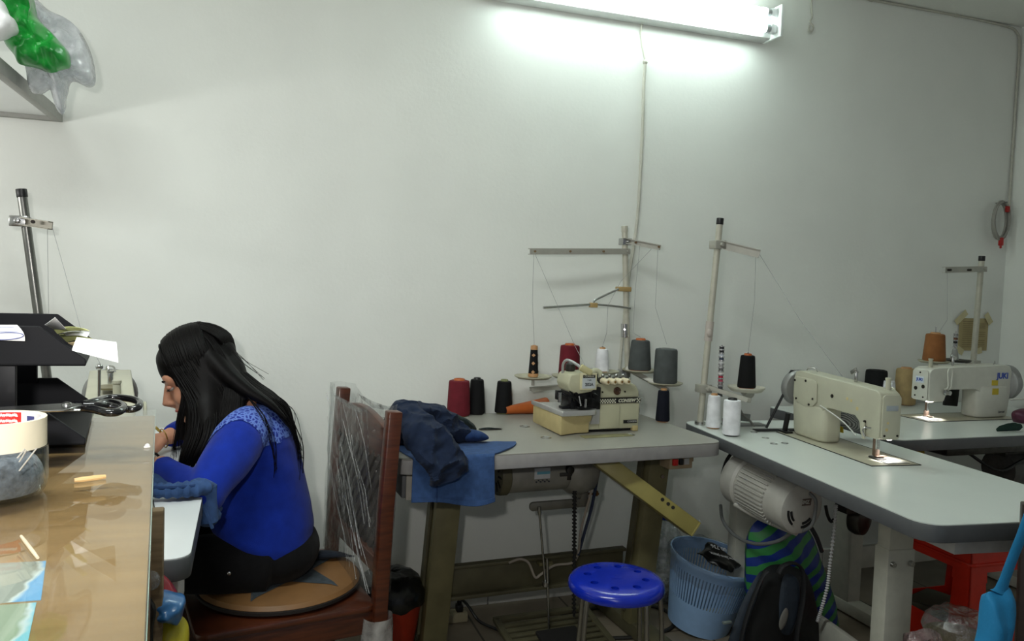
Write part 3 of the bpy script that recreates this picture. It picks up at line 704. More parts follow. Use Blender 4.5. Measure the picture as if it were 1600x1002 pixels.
# bobbin winder at the table's back edge
bwp = V((1.70, -.40, TT))
bw = MB().box((1.735, -.425, TT+.003), (.16, .05, .006), rz=-.1).box((1.71, -.445, TT+.035), (.10, .008, .028), rot=Matrix.Rotation(.35, 3, 'Z') @ Matrix.Rotation(.15, 3, 'Y')).box((1.655, -.425, TT+.012), (.012, .03, .03))
o = tag(bw.build('bobbin_winder', mat('grey winder', (120, 122, 120), .4, metal=.4), None, bevel=.002), 'grey metal bobbin winder on the white table behind the cream machine', 'bobbin winder')
o2 = MB().tube(crom([PY(1156, 640, -.47), PY(1162, 650, -.46), PY(1172, 658, -.455), PY(1178, 668, -.45)], 5), .006, 8, flat=.4).build('tension_strip', mat('grey strip', (128, 126, 120), .4, metal=.3), o)
# machine 3
m3, bd3 = lockstitch('sewing_machine', 'white lockstitch sewing machine with blue lettering on the table in the right corner', V((2.64, -.40, TT)), 0, JUKIM, h=.222, kind=3)
BLUE = mat('logo blue', (30, 70, 170), .4)
text('logo', 'JUKI', .034, BLUE, bd3, basis((.352, -.0427, .176), (1, 0, 0), (0, 0, 1)), bold=.0012)
text('logo', 'JUKI', .016, BLUE, bd3, basis((-.0517, 0, .160), (0, -1, 0), (0, 0, 1)), bold=.0006)
YEL = mat('yellow warning label', (200, 176, 40), .5)
for z in (.148, .112): MB().box((.31, -.0428 if z > .136 else -.0478, z), (.034, .0016, .022 if z > .12 else .026)).build('warning_label', YEL, bd3)
text('model_lettering', 'Special', .013, mat('grey print', (96, 96, 96), .5), bd3, basis((.35, -.0475, .026), (1, 0, 0), (0, 0, 1)), shear=.3)
MB().lathe([(.03, -.004), (.05, 0), (.068, .01), (.07, .03), (.06, .05), (.03, .056)], (.40, 0, .14), (1, 0, 0), 32).build('wheel_cover', mat('grey wheel cover', (150, 150, 148), .45), m3)
MB().tube(crom([(.36, -.075, .082), (.42, -.08, .084), (.47, -.085, .083)], 4), .0045, 8).build('lever_bar', mat('white lever', (206, 204, 196), .4), m3)
MB().box((.205, .07, .085), (.075, .012, .10), rot=Matrix.Rotation(.08, 3, 'Y')).build('rear_box', BLACK, m3, bevel=.003)
# left machine (behind the counter)
m4, bd4 = lockstitch('sewing_machine', 'cream sewing machine at far left behind the glass counter, its needle end facing the viewer', V((-.266, -1.045, TT)), PI/2+.15, CREAMM, h=.245, kind=4)
MB().cyl((-.012, .02, .23), (-.012, .02, .30), .003).ell((-.012, .02, .297), (.007, .007, .007), 12, 8).build('pin_post', STEEL, bd4)
MB().prism(rrect(.02, -.018, .085, .018, .010), .244, .248, 'z').build('top_badge', mat('dim badge', (120, 112, 84), .4), bd4)
# ================================================================== OVERLOCK MACHINE
OL = V((1.0, -.47, TT)); ro = math.radians(2.7)
OLM = mat('overlock enamel', (184, 182, 154), .4, var=.07, scale=10)
TAN = mat('overlock tan cover', (186, 170, 122), .42, var=.05)
ov = thing('overlock_machine', 'cream overlock sewing machine with a checkered band on the grey table', 'sewing machine', OL, ro)
def O(p): return WM(ov).inverted() @ V(p)
base = MB().prism([(.03, .010), (.272, .010), (.282, .018), (.285, .094), (.280, .100), (.118, .100), (.115, .07), (.04, .045)], .0, .17, 'y').build('base', OLM, ov, bevel=.004)
MB().prism([(.035, .009), (.268, .009), (.268, .001), (.05, .001)], .012, .16, 'y').build('rubber_base', DARK, ov)
MB().prism([(.128, .094), (.204, .094), (.204, .013), (.128, .013)], -.005, .001, 'y').build('front_door', OLM, base, bevel=.002)
MB().box((.248, -.001, .034), (.052, .004, .011)).build('name_strip', BLACK, base)
text('strip_lettering', 'CONSEW', .0085, mat('silver print', (190, 190, 186), .4), base, basis((.255, -.0032, .034), (1, 0, 0), (0, 0, 1)))
MB().box((.268, .004, .010), (.02, .02, .018)).build('foot_block', TAN, base, bevel=.002)
band = MB().box((.204, -.001, .107), (.162, .006, .0155)).build('logo_band', BLACK, base)
CHK = mat('check cream', (206, 204, 184), .4); ck = MB()
for i in range(13):
    for j in range(3):
        if (i+j) % 2 == 0: ck.box((.127+i*.0048, -.0043, .1022+j*.0048), (.0048, .0012, .0048))
for i in range(3):
    for j in range(3):
        if (i+j) % 2 == 0: ck.box((.271+i*.0048, -.0043, .1022+j*.0048), (.0048, .0012, .0048))
ck.build('check_pattern', CHK, band)
text('band_lettering', 'CONSEW', .0155, CHK, band, basis((.229, -.0045, .107), (1, 0, 0), (0, 0, 1)), shear=.35, bold=.0006)
uh = MB().prism([(.10, .115), (.284, .115), (.282, .135), (.270, .158), (.25, .166), (.13, .168), (.105, .160)], .004, .16, 'y').build('upper_housing', OLM, ov, bevel=.006, seg=3)
MB().box((.2, .09, .107), (.17, .14, .018)).build('housing_seam', DARK, uh)
MB().lathe([(.0135, 0), (.0135, .003), (.0105, .0045), (.008, .003), (.004, .004)], (.194, .003, .140), (0, -1, 0), 24).build('oil_gauge', mat('oil window', (72, 46, 30), .2), uh)
for x in (.138, .225): MB().cyl((x, .0035, .137), (x, .001, .137), .003).build('screw', SCREW, uh)
IV = mat('ivory knob', (220, 208, 178), .4)
for i in range(4):
    x = .143+i*.0262; dk_ = (.25, -1, -.05)
    k = MB().lathe([(.0095, 0), (.0105, .005), (.0105, .028), (.009, .032)], (x-.008, .004, .176), dk_, 20).build('tension_knob', IV, ov)
    MB().lathe([(.0045, .031), (.0045, .0332), (.002, .0338)], (x-.008, .004, .176), dk_, 14).build('knob_screw', mat('brass screw', (150, 112, 60), .4, metal=.6), k)
    MB().lathe([(.0115, -.009), (.0125, -.005), (.0115, 0)], (x-.008, .004, .176), dk_, 20).build('tension_disc', DSTEEL, k)
    MB().cyl((x+.004, .022, .172), (x+.004, .022, .190), .0042, n=12).ell((x+.004, .022, .191), (.0062, .0062, .005), 12, 8).build('thread_guide', STEEL, ov)
hd = MB().prism([(-.012, .170), (-.002, .148), (.022, .136), (.078, .144), (.092, .156), (.094, .202), (.080, .208), (.004, .206), (-.006, .198)], -.035, .055, 'y').build('head_cover', OLM, ov, bevel=.008, seg=3)
pq = MB().box((.062, -.038, .180), (.060, .006, .056)).build('name_plaque', mat('plaque cream', (212, 205, 168), .35), hd, bevel=.0015)
MB().box((.062, -.0416, .175), (.048, .0014, .036)).build('plaque_face', mat('plaque silver', (190, 196, 198), .3), pq)
MB().box((.062, -.0424, .197), (.044, .0014, .0095)).build('plaque_strip', BLACK, pq)
text('plaque_lettering', 'CONSEW', .0085, CHK, pq, basis((.062, -.0433, .197), (1, 0, 0), (0, 0, 1)))
text('plaque_lettering', 'TYPE', .007, mat('plaque ink', (60, 64, 66), .5), pq, basis((.063, -.0425, .184), (1, 0, 0), (0, 0, 1)))
text('plaque_lettering', '203A', .014, mat('plaque ink', (60, 64, 66), .5), pq, basis((.063, -.0425, .170), (1, 0, 0), (0, 0, 1)), bold=.0004)
MB().tube(crom([(.0, .03, .200), (-.004, .02, .232), (.002, .005, .246), (.018, -.012, .240), (.038, -.030, .224)], 6), .0048, 10).build('lamp_stem', mat('grey stem', (166, 168, 166), .35, metal=.3), hd)
MB().lathe([(.008, 0), (.0115, .003), (.012, .038), (.009, .044), (.004, .046)], (.034, -.028, .228), (.80, -.30, -.48), 20).build('lamp_head', mat('lamp head tan', (186, 178, 134), .4), hd)
MB().lathe([(.014, 0), (.018, .008), (.016, .024), (.009, .03)], (.028, .032, .206), (0, 0, 1), 16).build('oil_cap', mat('dark fitting', (40, 38, 34), .5), ov)
MB().prism([(.10, .166), (.15, .166), (.145, .192), (.115, .205), (.10, .20)], .05, .13, 'y').build('thread_cover', mat('dark fitting', (40, 38, 34), .5), ov, bevel=.004)
MB().tube(crom([(.115, .05, .19), (.13, .045, .205), (.145, .04, .198), (.15, .035, .18)], 5), .009, 10).build('cover_arm', OLM, ov)
wk = MB()
wk.box((.07, .03, .118), (.11, .08, .075)).cyl((.052, -.012, .15), (.048, -.012, .095), .006).cyl((.068, -.012, .15), (.064, -.012, .095), .004).box((.05, -.002, .125), (.06, .04, .026)).box((.030, .012, .088), (.085, .03, .010)).box((.055, -.022, .092), (.05, .03, .008))
wk.tube(crom([(-.03, -.02, .150), (-.015, -.03, .135), (.02, -.032, .128), (.06, -.028, .118)], 5), .005).tube(crom([(0, -.028, .15), (.03, -.034, .115), (.06, -.025, .096)], 5), .004).box((-.036, -.02, .135), (.018, .02, .03)).cyl((.09, -.025, .132), (.09, -.042, .128), .009).cyl((.02, -.02, .14), (.02, -.04, .138), .006)
wk.build('needle_works', mat('needle works steel', (46, 46, 48), .32, metal=.9, var=.3, scale=60), ov, bevel=.0015)
MB().cyl((-.036, -.028, .145), (-.036, -.028, .112), .007).build('foot_lever', STEEL, ov)
MB().cyl((.054, -.038, .122), (.054, -.038, .094), .0045).build('needle_clamp', STEEL, ov)
MB().cyl((.03, -.036, .132), (.036, -.042, .100), .0028).build('looper_rod', STEEL, ov)
# tan side box with the worn steel cloth plate
a_, b_, c__ = O(PZ(832, 661, TT)), O(PZ(876, 682.5, TT)), O(PZ(899, 679, TT))
MB().prism([(a_.x, a_.y), (b_.x, b_.y), (c__.x, c__.y), (.085, -.012), (.085, .14), (a_.x+.01, .14)], .003, .066, 'z').build('side_box', TAN, ov, bevel=.004)
tri = MB().prism([(c__.x-.002, .003), (c__.x+.002, .012), (.075, .034), (.092, .045), (.092, .066), (c__.x-.002, .066)], c__.y-.0005, .0, 'y').build('side_box_web', TAN, ov, bevel=.002)
MB().prism([(a_.x-.008, a_.y+.002), (b_.x-.002, b_.y-.010), (.090, b_.y-.004), (.112, -.010), (.112, .14), (a_.x-.002, .15)], .0665, .084, 'z').build('cloth_plate', mat('worn steel plate', (196, 195, 193), .32, metal=.55, var=.08, scale=8), ov, bevel=.006, seg=3)
MB().prism([(.092, .030), (.126, .030), (.126, .098), (.116, .102)], -.006, -.001, 'y').build('cloth_plate_flap', mat('worn steel plate', (168, 166, 164), .26), ov)
MB().lathe([(.02, 0), (.034, .004), (.034, .014), (.02, .018)], (.286, .06, .066), (1, 0, 0), 28).build('handwheel', BLACK, ov)
p = L1(PZ(948, 682, TT)); MB().box((p.x, p.y, TT+.0015), (.18, .035, .003)).build('slot_plate', mat('brass tone plate', (150, 146, 108), .4, metal=.3), t1, bevel=.001)
# ================================================================== THREAD STANDS
GALV = mat('thread stand tube', (184, 181, 166), .4, metal=.08, var=.08)
CHAN = mat('thread stand channel', (170, 168, 158), .4, metal=.2, var=.06)
DISC = mat('spool disc plastic', (176, 172, 150), .45)
THIN = mat('single thread', (150, 150, 150), .7)
def chan(mbx, a, b, w=.02, hgt=.014, side=(0, 0, 1)):
    """folded strip channel from a to b"""
    a, b = V(a), V(b); d = (b-a).normalized(); s_ = V(side); s_ = (s_-d*s_.dot(d)).normalized(); n_ = d.cross(s_)
    R_ = Matrix((d, s_, n_)).transposed(); L_ = (b-a).length; m_ = (a+b)/2
    mbx.box(m_, (L_, w, .0025), rot=R_); mbx.box(m_+s_*(w/2-.00125)+n_*(hgt/2), (L_, .0025, hgt), rot=R_); mbx.box(m_-s_*(w/2-.00125)+n_*(hgt/2), (L_, .0025, hgt), rot=R_)
def stand(label, foot, top, cap=True, capcol=None, r=.0115):
    t = thing('thread_stand', label, 'thread stand', foot, 0, 'thread stands of the sewing machines')
    f, p = V(foot), V(top)
    po = MB().cyl(f, p, r, n=20).build('pole', GALV, t, world=True)
    MB().cyl(f, f+(p-f).normalized()*.012, r*1.7, n=20).build('foot_nut', STEEL, t, world=True)
    MB().cyl(p-(p-f).normalized()*.012, p+(p-f).normalized()*.012, r*1.12, n=20).build('pole_cap', capcol or BLACK, t, world=True, bevel=.002)
    return t, po
def clampm(t, p, s=.022, m=None): return MB().box(p, (s*1.5, s*1.5, s)).cyl(p+V((0, -s*.7, 0)), p+V((0, -s*1.2, 0)), s*.25, n=10).build('clamp', m or CHAN, t, world=True, bevel=.003)
def disc(t, c, r=.068):
    return MB().lathe([(.004, -.004), (r*.85, -.003), (r, .004), (r, .007), (r*.85, .001), (.012, 0)], c, (0, 0, 1), 40).build('spool_disc', DISC, t, world=True)
def pin(t, c, hgt=.11): return MB().cyl(c, V(c)+V((0, 0, hgt)), .0028, n=10).build('spool_pin', STEEL, t, world=True)
def strand(t, pts, r=.0007): return MB().tube([V(p) for p in pts], r, 5).build('thread', THIN, t, world=True)
def cone(label, base, r0, r1, hgt, col, core, group, tipc=None, lean=(0, 0, 1), coreh=.008, name='thread_cone'):
    """thread cone: plastic core showing at both ends, thread wound between"""
    t = thing(name, label, 'thread cone', base, 0, group)
    B = V(base); d = V(lean).normalized()
    k = MB().lathe([(r0*.80, 0), (r0*.82, .002), (r1*.56, hgt+coreh*.4), (r1*.50, hgt+coreh*.8), (r1*.36, hgt+coreh*.8), (r1*.34, hgt-.004)], B, d, 28).build('cone_core', core, t, world=True)
    MB().lathe([(r0*.8, .0035), (r0*.97, .004), (r0, .010), (r1*1.04, hgt*.93), (r1*.98, hgt*.985), (r1*.8, hgt)], B, d, 36).build('wound_thread', col, t, world=True)
    return t
T_MAR, T_BLK, T_GRY = thread_mat('maroon thread', (104, 26, 38)), thread_mat('black thread', (13, 13, 15)), thread_mat('grey thread', (78, 82, 82))
T_WHT, T_NAV, T_BRN, T_BGE = thread_mat('white thread', (238, 238, 242)), thread_mat('navy thread', (16, 18, 32)), thread_mat('brown thread', (142, 92, 52)), thread_mat('beige thread', (176, 152, 108))
C_ORG, C_TAN, C_GRN, C_WHT, C_BLK = ORANGE_P, mat('tan core', (184, 138, 92), .5), mat('olive core', (120, 124, 80), .5), mat('white core', (214, 214, 206), .5), BLACK
# ---- overlock stand
ys = -.13
foot = V((1.415, ys, TT)); top = PY(976, 358, ys)
s1, po = stand('pale thread stand with a long crossbar on the grey table behind the overlock machine', foot, top, capcol=GALV)
m_ = MB(); chan(m_, PY(984, 393, ys-.016), PY(828, 393, ys-.07), .022); m_.build('guide_arm', CHAN, s1, world=True)
m_ = MB(); chan(m_, PY(980, 377, ys-.014), PY(1032, 387, ys-.10), .020); m_.build('guide_arm', CHAN, s1, world=True)
clampm(s1, PY(977, 378, ys), .026, STEEL); clampm(s1, PY(977, 393, ys), .02)
gd = MB()
for px, py, yy in ((835, 393, ys-.075), (890, 393, ys-.055), (942, 393, ys-.035), (992, 379, ys-.035), (1028, 386, ys-.1)): q = PY(px, py, yy); gd.cyl(q+V((0, -.004, 0)), q+V((0, -.010, 0)), .004, n=10)
gd.build('thread_eyelet', mat('rusty eyelet', (120, 96, 66), .5), s1, world=True)
TANC = mat('tan plastic clamp', (168, 142, 92), .5)
MB().box(PY(974, 452, ys), (.055, .034, .018)).build('clamp', TANC, s1, world=True, bevel=.003)
MB().tube(crom([PY(966, 452, ys-.02), PY(940, 464, ys-.05), PY(929, 470, ys-.06), PY(927, 476, ys-.06)], 4), .0045, 8).tube([PY(849, 481, ys-.09), PY(924, 476, ys-.062)], .0048, 8).tube(crom([PY(930, 476, ys-.06), PY(955, 478, ys-.04), PY(985, 482, ys-.03)], 3), .004, 8).build('guide_rod', STEEL, s1, world=True)
MB().box(PY(927, 477, ys-.06), (.03, .02, .018)).build('rod_joint', TANC, s1, world=True, bevel=.003)
MB().cyl(PY(976, 506, ys), PY(976, 527, ys), .0145, n=18).cyl(PY(976, 515, ys-.014), PY(976, 515, ys-.02), .004).build('pole_sleeve', STEEL, s1, world=True)
m_ = MB(); chan(m_, PY(975, 594, ys-.012), PY(829, 606, ys-.02), .022, side=(0, 1, 0)); m_.build('spool_rail', CHAN, s1, world=True)
m_ = MB(); chan(m_, PY(978, 578, ys-.012), PY(1043, 613, ys-.14), .026, side=(0, 1, 0)); m_.build('spool_rail', CHAN, s1, world=True)
MB().box(PY(975, 587, ys), (.04, .036, .05)).build('clamp', STEEL, s1, world=True, bevel=.003)
D = [PY(833, 590, ys-.02), PY(889, 589, ys-.02), PY(940, 582, ys-.02), PY(999, 580, ys-.05), PY(1039, 600, ys-.13)]
for i, c in enumerate(D): disc(s1, c, .070 if i < 1 else .066); pin(s1, c, .10)
MB().tube([D[0]+V((0, 0, -.004)), D[0]+V((0, 0, -.03))], .006).tube([D[3]+V((0, 0, -.004)), D[3]+V((0, 0, -.015))], .006).tube([D[4]+V((0, 0, -.004)), D[4]+V((0, 0, -.025))], .006).tube([D[1]+V((0, 0, -.004)), D[1]+V((0, 0, -.028))], .006).build('disc_post', CHAN, s1, world=True)
strand(s1, [PY(834, 397, ys-.075), PY(832, 470, ys-.05), D[0]+V((0, 0, .115))])
strand(s1, [PY(836, 397, ys-.075), PY(898, 540, -.35), PY(916, 575, -.48)])
strand(s1, [PY(1028, 390, ys-.1), PY(1024, 480, ys-.1), D[4]+V((0, 0, .15))])
strand(s1, [PY(1018, 389, ys-.09), PY(970, 440, ys-.08), PY(950, 478, ys-.05), PY(948, 520, ys-.04), D[2]+V((0, 0, .1))])
strand(s1, [PY(1000, 382, ys-.05), PY(993, 450, ys-.05), PY(989, 520, ys-.05), D[3]+V((0, 0, .13))])
G1 = 'thread cones on the overlock thread stand'
up3 = V((0, 0, .002))
t = cone('nearly empty tan cone with black criss-cross thread on the left disc of the overlock stand', D[0]+up3, .0185, .0125, .112, T_BLK, C_TAN, G1)
wd = MB()
for z in (.02, .052, .082):
    r_ = .0185+(.0125-.0185)*z/.112 + .0006
    for a in (-2.0, -.3, 1.4):
        wd.lathe([(.0, 0), (.007, 0.001), (0, .0015)], D[0]+up3+V((math.cos(a)*r_, math.sin(a)*r_, z)), (math.cos(a), math.sin(a), .05), 4)
wd.cyl(D[0]+up3+V((0, 0, .002)), D[0]+up3+V((0, 0, .014)), .0195, .0190, 28).cyl(D[0]+up3+V((0, 0, .102)), D[0]+up3+V((0, 0, .116)), .0138, .0130, 28)
wd.build('bare_core', C_TAN, t, world=True)
cone('large maroon thread cone on the overlock stand behind the machine head', D[1]+up3, .041, .035, .118, T_MAR, C_ORG, G1)
cone('slim white thread cone on the overlock stand behind the tension knobs', D[2]+up3, .028, .020, .088, T_WHT, C_TAN, G1)
cone('grey thread cone with an orange tip on the overlock stand', D[3]+up3, .044, .034, .118, T_GRY, C_ORG, G1)
cone('fat plain grey thread cone on the rightmost disc of the overlock stand', D[4]+up3, .045, .040, .132, T_GRY, mat('grey core', (110, 110, 108), .5), G1, coreh=.002)
G2 = 'thread cones standing on the grey overlock table'
def onT(px, py, y): p = PY(px, py, y); return V((p.x, p.y, TT+.001))
cone('maroon thread cone standing on the grey table beside two black cones', onT(716, 648, -.085), .043, .037, .130, T_MAR, C_ORG, G2)
cone('black thread cone on the grey table next to the maroon cone', onT(744, 645, -.062), .033, .024, .130, T_BLK, C_BLK, G2)
cone('black thread cone with an olive tip on the grey table left of the orange cone', onT(786.5, 645, -.062), .034, .026, .122, T_BLK, C_GRN, G2)
cone('navy thread cone with a tan tip at the right end of the grey table', onT(1035, 659, -.315), .026, .020, .117, T_NAV, C_TAN, G2)
p = onT(800, 640, -.075)
o = thing('thread_cone', 'empty orange plastic cone lying on its side behind the overlock machine', 'thread cone', (p.x+.06, -.075, TT+.03), 0, G2)
MB().ring([(.014, 0), (.012, 0), (.026, .17), (.030, .17), (.031, .165)], (p.x-.03, -.09, TT+.0165), (1, .05, .082), 32).build('cone_core', ORANGE_P, o, world=True)
# ---- machine 2 stand (leans)
f2 = V((1.572, -.388, TT)); tp2 = PY(1125, 346, -.40)
s2, po = stand('leaning cream thread stand at the back left corner of the white table', f2, tp2, r=.0115)
def on2(py): 
    k = (661-py)/(661-346.0); return f2+(tp2-f2)*k
m_ = MB(); a = on2(382); chan(m_, a+V((.012, -.012, 0)), PY(1187, 397, -.50), .03); m_.build('guide_arm', CHAN, s2, world=True)
clampm(s2, a, .03)
MB().cyl(on2(500), on2(530), .0145, n=18).ell(on2(517)+V((-.008, -.016, 0)), (.012, .008, .016), 10, 8).build('pole_sleeve', mat('taped sleeve', (186, 176, 168), .5), s2, world=True)
a = on2(604); m_ = MB(); chan(m_, a+V((.01, -.012, 0)), PY(1170, 629, -.55), .026, side=(.5, 1, 0)); m_.build('spool_rail', CHAN, s2, world=True)
clampm(s2, a, .03)
cD = PY(1166, 608, -.44)
MB().lathe([(.004, -.010), (.055, -.008), (.066, .004), (.066, .009), (.055, .001), (.012, 0)], cD, (0, 0, 1), 40).build('spool_disc', mat('cream disc', (196, 192, 176), .45), s2, world=True)
MB().cyl(cD+V((0, 0, -.008)), cD+V((0, -.02, -.022)), .02).build('disc_post', CHAN, s2, world=True)
pin(s2, cD, .135)
cone('black thread cone with an orange tip on the disc of the leaning thread stand', cD+V((0, 0, .002)), .033, .025, .122, T_BLK, C_ORG, 'thread cone on the leaning stand')
bp = PY(1125, 620, -.44); bt = PY(1128, 541, -.43)
MB().tube([bp+V((0, 0, -.01)), bt+V((0, 0, .004))], .0025, 8).build('bobbin_pin', STEEL, s2, world=True)
BOB = mat('bobbin steel', (176, 176, 178), .25, metal=.9)
cols = [(40,40,44), (30,30,34), (190,196,205), (48,60,80), (196,196,196), (150,150,150), (90,90,90), (214,210,206), (165,20,52), (160,60,80), (120,110,110), (70,70,74), (170,170,170), (60,60,60)]
nb = 14
for i in range(nb):
    q = bt + (bp-bt)*((i+.5)/nb); d = (bt-bp).normalized(); hh = (bt-bp).length/nb*.46
    lab = 'red bobbin halfway down the tall bobbin pin beside the leaning thread stand' if i == 8 else ('topmost black bobbin on the tall bobbin pin' if i == 0 else 'small steel bobbin threaded on the tall bobbin pin above the white cones')
    t = thing('bobbin', lab, 'bobbin', q, 0, 'bobbins on the tall pin')
    MB().cyl(q-d*hh, q-d*hh*.7, .0105, n=18).cyl(q+d*hh*.7, q+d*hh, .0105, n=18).build('bobbin_shell', BOB, t, world=True)
    MB().cyl(q-d*hh*.7, q+d*hh*.7, .0085, n=18).build('wound_thread', mat('bobbin thread %d' % i, cols[i], .7), t, world=True)
strand(s2, [PY(1181, 396, -.49), PY(1179, 470, -.47), cD+V((0, 0, .13))])
strand(s2, [PY(1187, 398, -.50), PY(1250, 500, -.70), PY(1316, 588, -.86)])
G3 = 'white thread cones on the near white table'
cone('white thread cone with a tan tip standing left of its twin on the white table', onT(1114, 667, -.455), .026, .021, .118, T_WHT, C_TAN, G3)
cone('fatter white thread cone with a black tip beside the first on the white table', onT(1142, 680, -.585), .0295, .028, .122, T_WHT, C_BLK, G3)
# ---- machine 3 stand
f3 = V((3.18, -.14, TT)); tp3 = PY(1534, 404, -.16)
s3, po = stand('grey thread stand in the right corner in front of the taped notice', f3, tp3, r=.0125)
def on3(py): k = (640-py)/(640-404.0); return f3+(tp3-f3)*k
m_ = MB(); a = on3(421); chan(m_, a+V((-.005, -.014, 0)), PY(1477, 422, -.24), .026); m_.build('guide_arm', CHAN, s3, world=True)
clampm(s3, a, .024)
gd = MB()
for px in (1480, 1511): q = PY(px, 422, -.235); gd.cyl(q+V((0, -.004, 0)), q+V((0, -.02, 0)), .005, n=10)
gd.build('thread_eyelet', SCREW, s3, world=True)
a = on3(572); m_ = MB(); chan(m_, a+V((0, -.014, 0)), PY(1455, 573, -.30), .03, side=(0, 1, 0)); m_.build('spool_rail', CHAN, s3, world=True)
clampm(s3, a, .03)
cA, cB = PY(1459, 566, -.30), PY(1491, 564, -.24)
disc(s3, cA, .062); pin(s3, cA, .15); 
MB().lathe([(.004, -.004), (.06, -.003), (.066, .003), (.066, .006), (.055, .002), (.012, 0)], cB, (0, 0, 1), 36).build('spool_disc', mat('dark spool disc', (48, 46, 42), .5), s3, world=True)
pin(s3, cB, .13)
MB().cyl(cA+V((0, 0, -.004)), cA+V((0, 0, -.03)), .018, .014).build('disc_post', JUKIM, s3, world=True)
cone('brown thread cone on the corner thread stand', cA+V((0, 0, .003)), .045, .036, .118, T_BRN, C_TAN, 'thread cone on the corner stand')
cone('slim steel-grey cone on the dark disc of the corner thread stand', cB+V((0, 0, .002)), .017, .010, .05, thread_mat('silver thread', (170, 170, 166)), BOB, 'small cone on the corner stand', coreh=.004)
for i in range(4):
    q = cB+V((0, 0, .067+i*.0155))
    t = thing('bobbin', ['lowest bobbin above the slim cone on the corner stand', 'black bobbin second from the bottom on the corner stand', 'brown bobbin third from the bottom on the corner stand', 'topmost bobbin on the corner thread stand'][i], 'bobbin', q, 0, 'bobbins on the corner stand')
    MB().cyl(q-V((0, 0, .007)), q-V((0, 0, .005)), .0105, n=18).cyl(q+V((0, 0, .005)), q+V((0, 0, .007)), .0105, n=18).build('bobbin_shell', BOB, t, world=True)
    MB().cyl(q-V((0, 0, .005)), q+V((0, 0, .005)), .0085, n=18).build('wound_thread', mat('corner bobbin %d' % i, [(150,150,150), (20,20,22), (96,62,40), (140,138,134)][i], .7), t, world=True)
strand(s3, [PY(1480, 425, -.25), PY(1480, 500, -.27), cA+V((.02, 0, .13))])
G4 = 'thread cones on the corner table'
cone('beige thread cone standing on the corner table left of the white machine', onT(1413, 631, -.085), .046, .041, .165, T_BGE, C_TAN, G4)
cone('black thread cone on the corner table, mostly hidden behind the cream machine', onT(1367, 628, -.085), .05, .044, .16, T_BLK, C_BLK, G4, coreh=.0)
cone('short white cone between the black and beige cones on the corner table', onT(1387, 635, -.14), .033, .024, .118, T_WHT, C_WHT, G4)
# ---- woman's stand
f4 = V((-.515, -.32, TT)); tp4 = PY(34, 302, -.32)
s4, po = stand('steel thread stand at far left rising behind the black letter tray', f4, tp4, r=.0125)
po.data.materials[0] = mat('dull steel tube', (120, 120, 116), .28, metal=.8, var=.1)
k = (478-348)/(478-302.0)
a = PY(32, 346, -.325); m_ = MB(); chan(m_, a+V((.01, -.012, 0)), PY(82, 353, -.40), .022); m_.build('guide_arm', mat('dull channel', (128, 124, 112), .4, metal=.4), s4, world=True)
clampm(s4, PY(31.5, 346, -.32), .03, STEEL)
gd = MB()
for px, py in ((53, 347), (78, 352)): q = PY(px, py, -.375); gd.cyl(q+V((0, -.006, 0)), q+V((0, -.014, 0)), .005, n=10)
gd.build('thread_eyelet', SCREW, s4, world=True)
strand(s4, [PY(82, 356, -.40), PY(100, 420, -.55), PY(125, 510, -.85), PY(160, 575, -1.0)])
strand(s4, [PY(74, 354, -.39), PY(75, 420, -.37), PY(76, 490, -.36)])
# ================================================================== GLASS TOPPED COUNTER (foreground left)
CZ = 1.05
P0 = V((-.1286, -1.549, 0)); EY = V((.0977, -.9952, 0)); EX = V((-.9952, -.0977, 0))
def CP(l, d, z=0): return P0 + EX*l + EY*d + V((0, 0, z))
GLASS = film('counter glass', (248, 250, 248), .25, .02, 0.0)
PLY = mat('light plywood', (176, 138, 92), .5, col2=(154, 118, 76), scale=3, stretch=(2, 14, 2))
ct = thing('glass_counter', 'plywood counter with a glass sheet on top in the left foreground', 'counter', CP(.6, .6))
def quad(l0, l1, d0, d1, z0, z1):
    ps = [CP(l0, d0), CP(l1, d0), CP(l1, d1), CP(l0, d1)]
    return MB().prism([(p.x, p.y) for p in ps], z0, z1, 'z')
quad(.0006, 1.3, .001, 1.17, .98, CZ-.0085).build('wooden_top', PLY, ct, world=True, bevel=.002)
quad(.004, 1.3, .004, 1.16, 0, .979).build('cabinet', wood('counter wood', (140, 108, 70), (120, 90, 56)), ct, world=True, bevel=.003)
gp = quad(.0, 1.3, .0, 1.18, CZ-.008, CZ).build('glass_sheet', GLASS, ct, world=True)
eg = quad(-.0006, 0, 0, 1.18, CZ-.008, CZ).build('glass_edge', mat('green glass edge', (120, 142, 130), .12, coat=.6), gp, world=True)
# printed photographs lying under the glass
def photo_mat(name, c_sky, c_mid, c_dark, seed):
    m = mat(name, c_mid, .35, var=.02); nt = m.node_tree; n = nt.nodes; l = nt.links; b = n['Principled BSDF']
    tc = n.new('ShaderNodeTexCoord'); sp = n.new('ShaderNodeSeparateXYZ'); l.new(tc.outputs['Generated'], sp.inputs['Vector'])
    nz = n.new('ShaderNodeTexNoise'); nz.noise_dimensions = '4D'; nz.inputs['Scale'].default_value = 3.0; nz.inputs['W'].default_value = seed
    l.new(tc.outputs['Generated'], nz.inputs['Vector'])
    ma_ = n.new('ShaderNodeMath'); ma_.operation = 'MULTIPLY_ADD'; ma_.inputs[1].default_value = .35; l.new(nz.outputs['Fac'], ma_.inputs[0]); l.new(sp.outputs['X'], ma_.inputs[2])
    cr = n.new('ShaderNodeValToRGB'); e = cr.color_ramp.elements
    e[0].position = .0; e[0].color = lin(c_dark); e[1].position = 1.0; e[1].color = lin(c_sky)
    for p, c in ((.70, c_mid), (.92, c_mid), (.955, (225, 235, 240))): q = e.new(p); q.color = lin(c)
    l.new(ma_.outputs['Value'], cr.inputs['Fac']); l.new(cr.outputs['Color'], b.inputs['Base Color'])
    return m
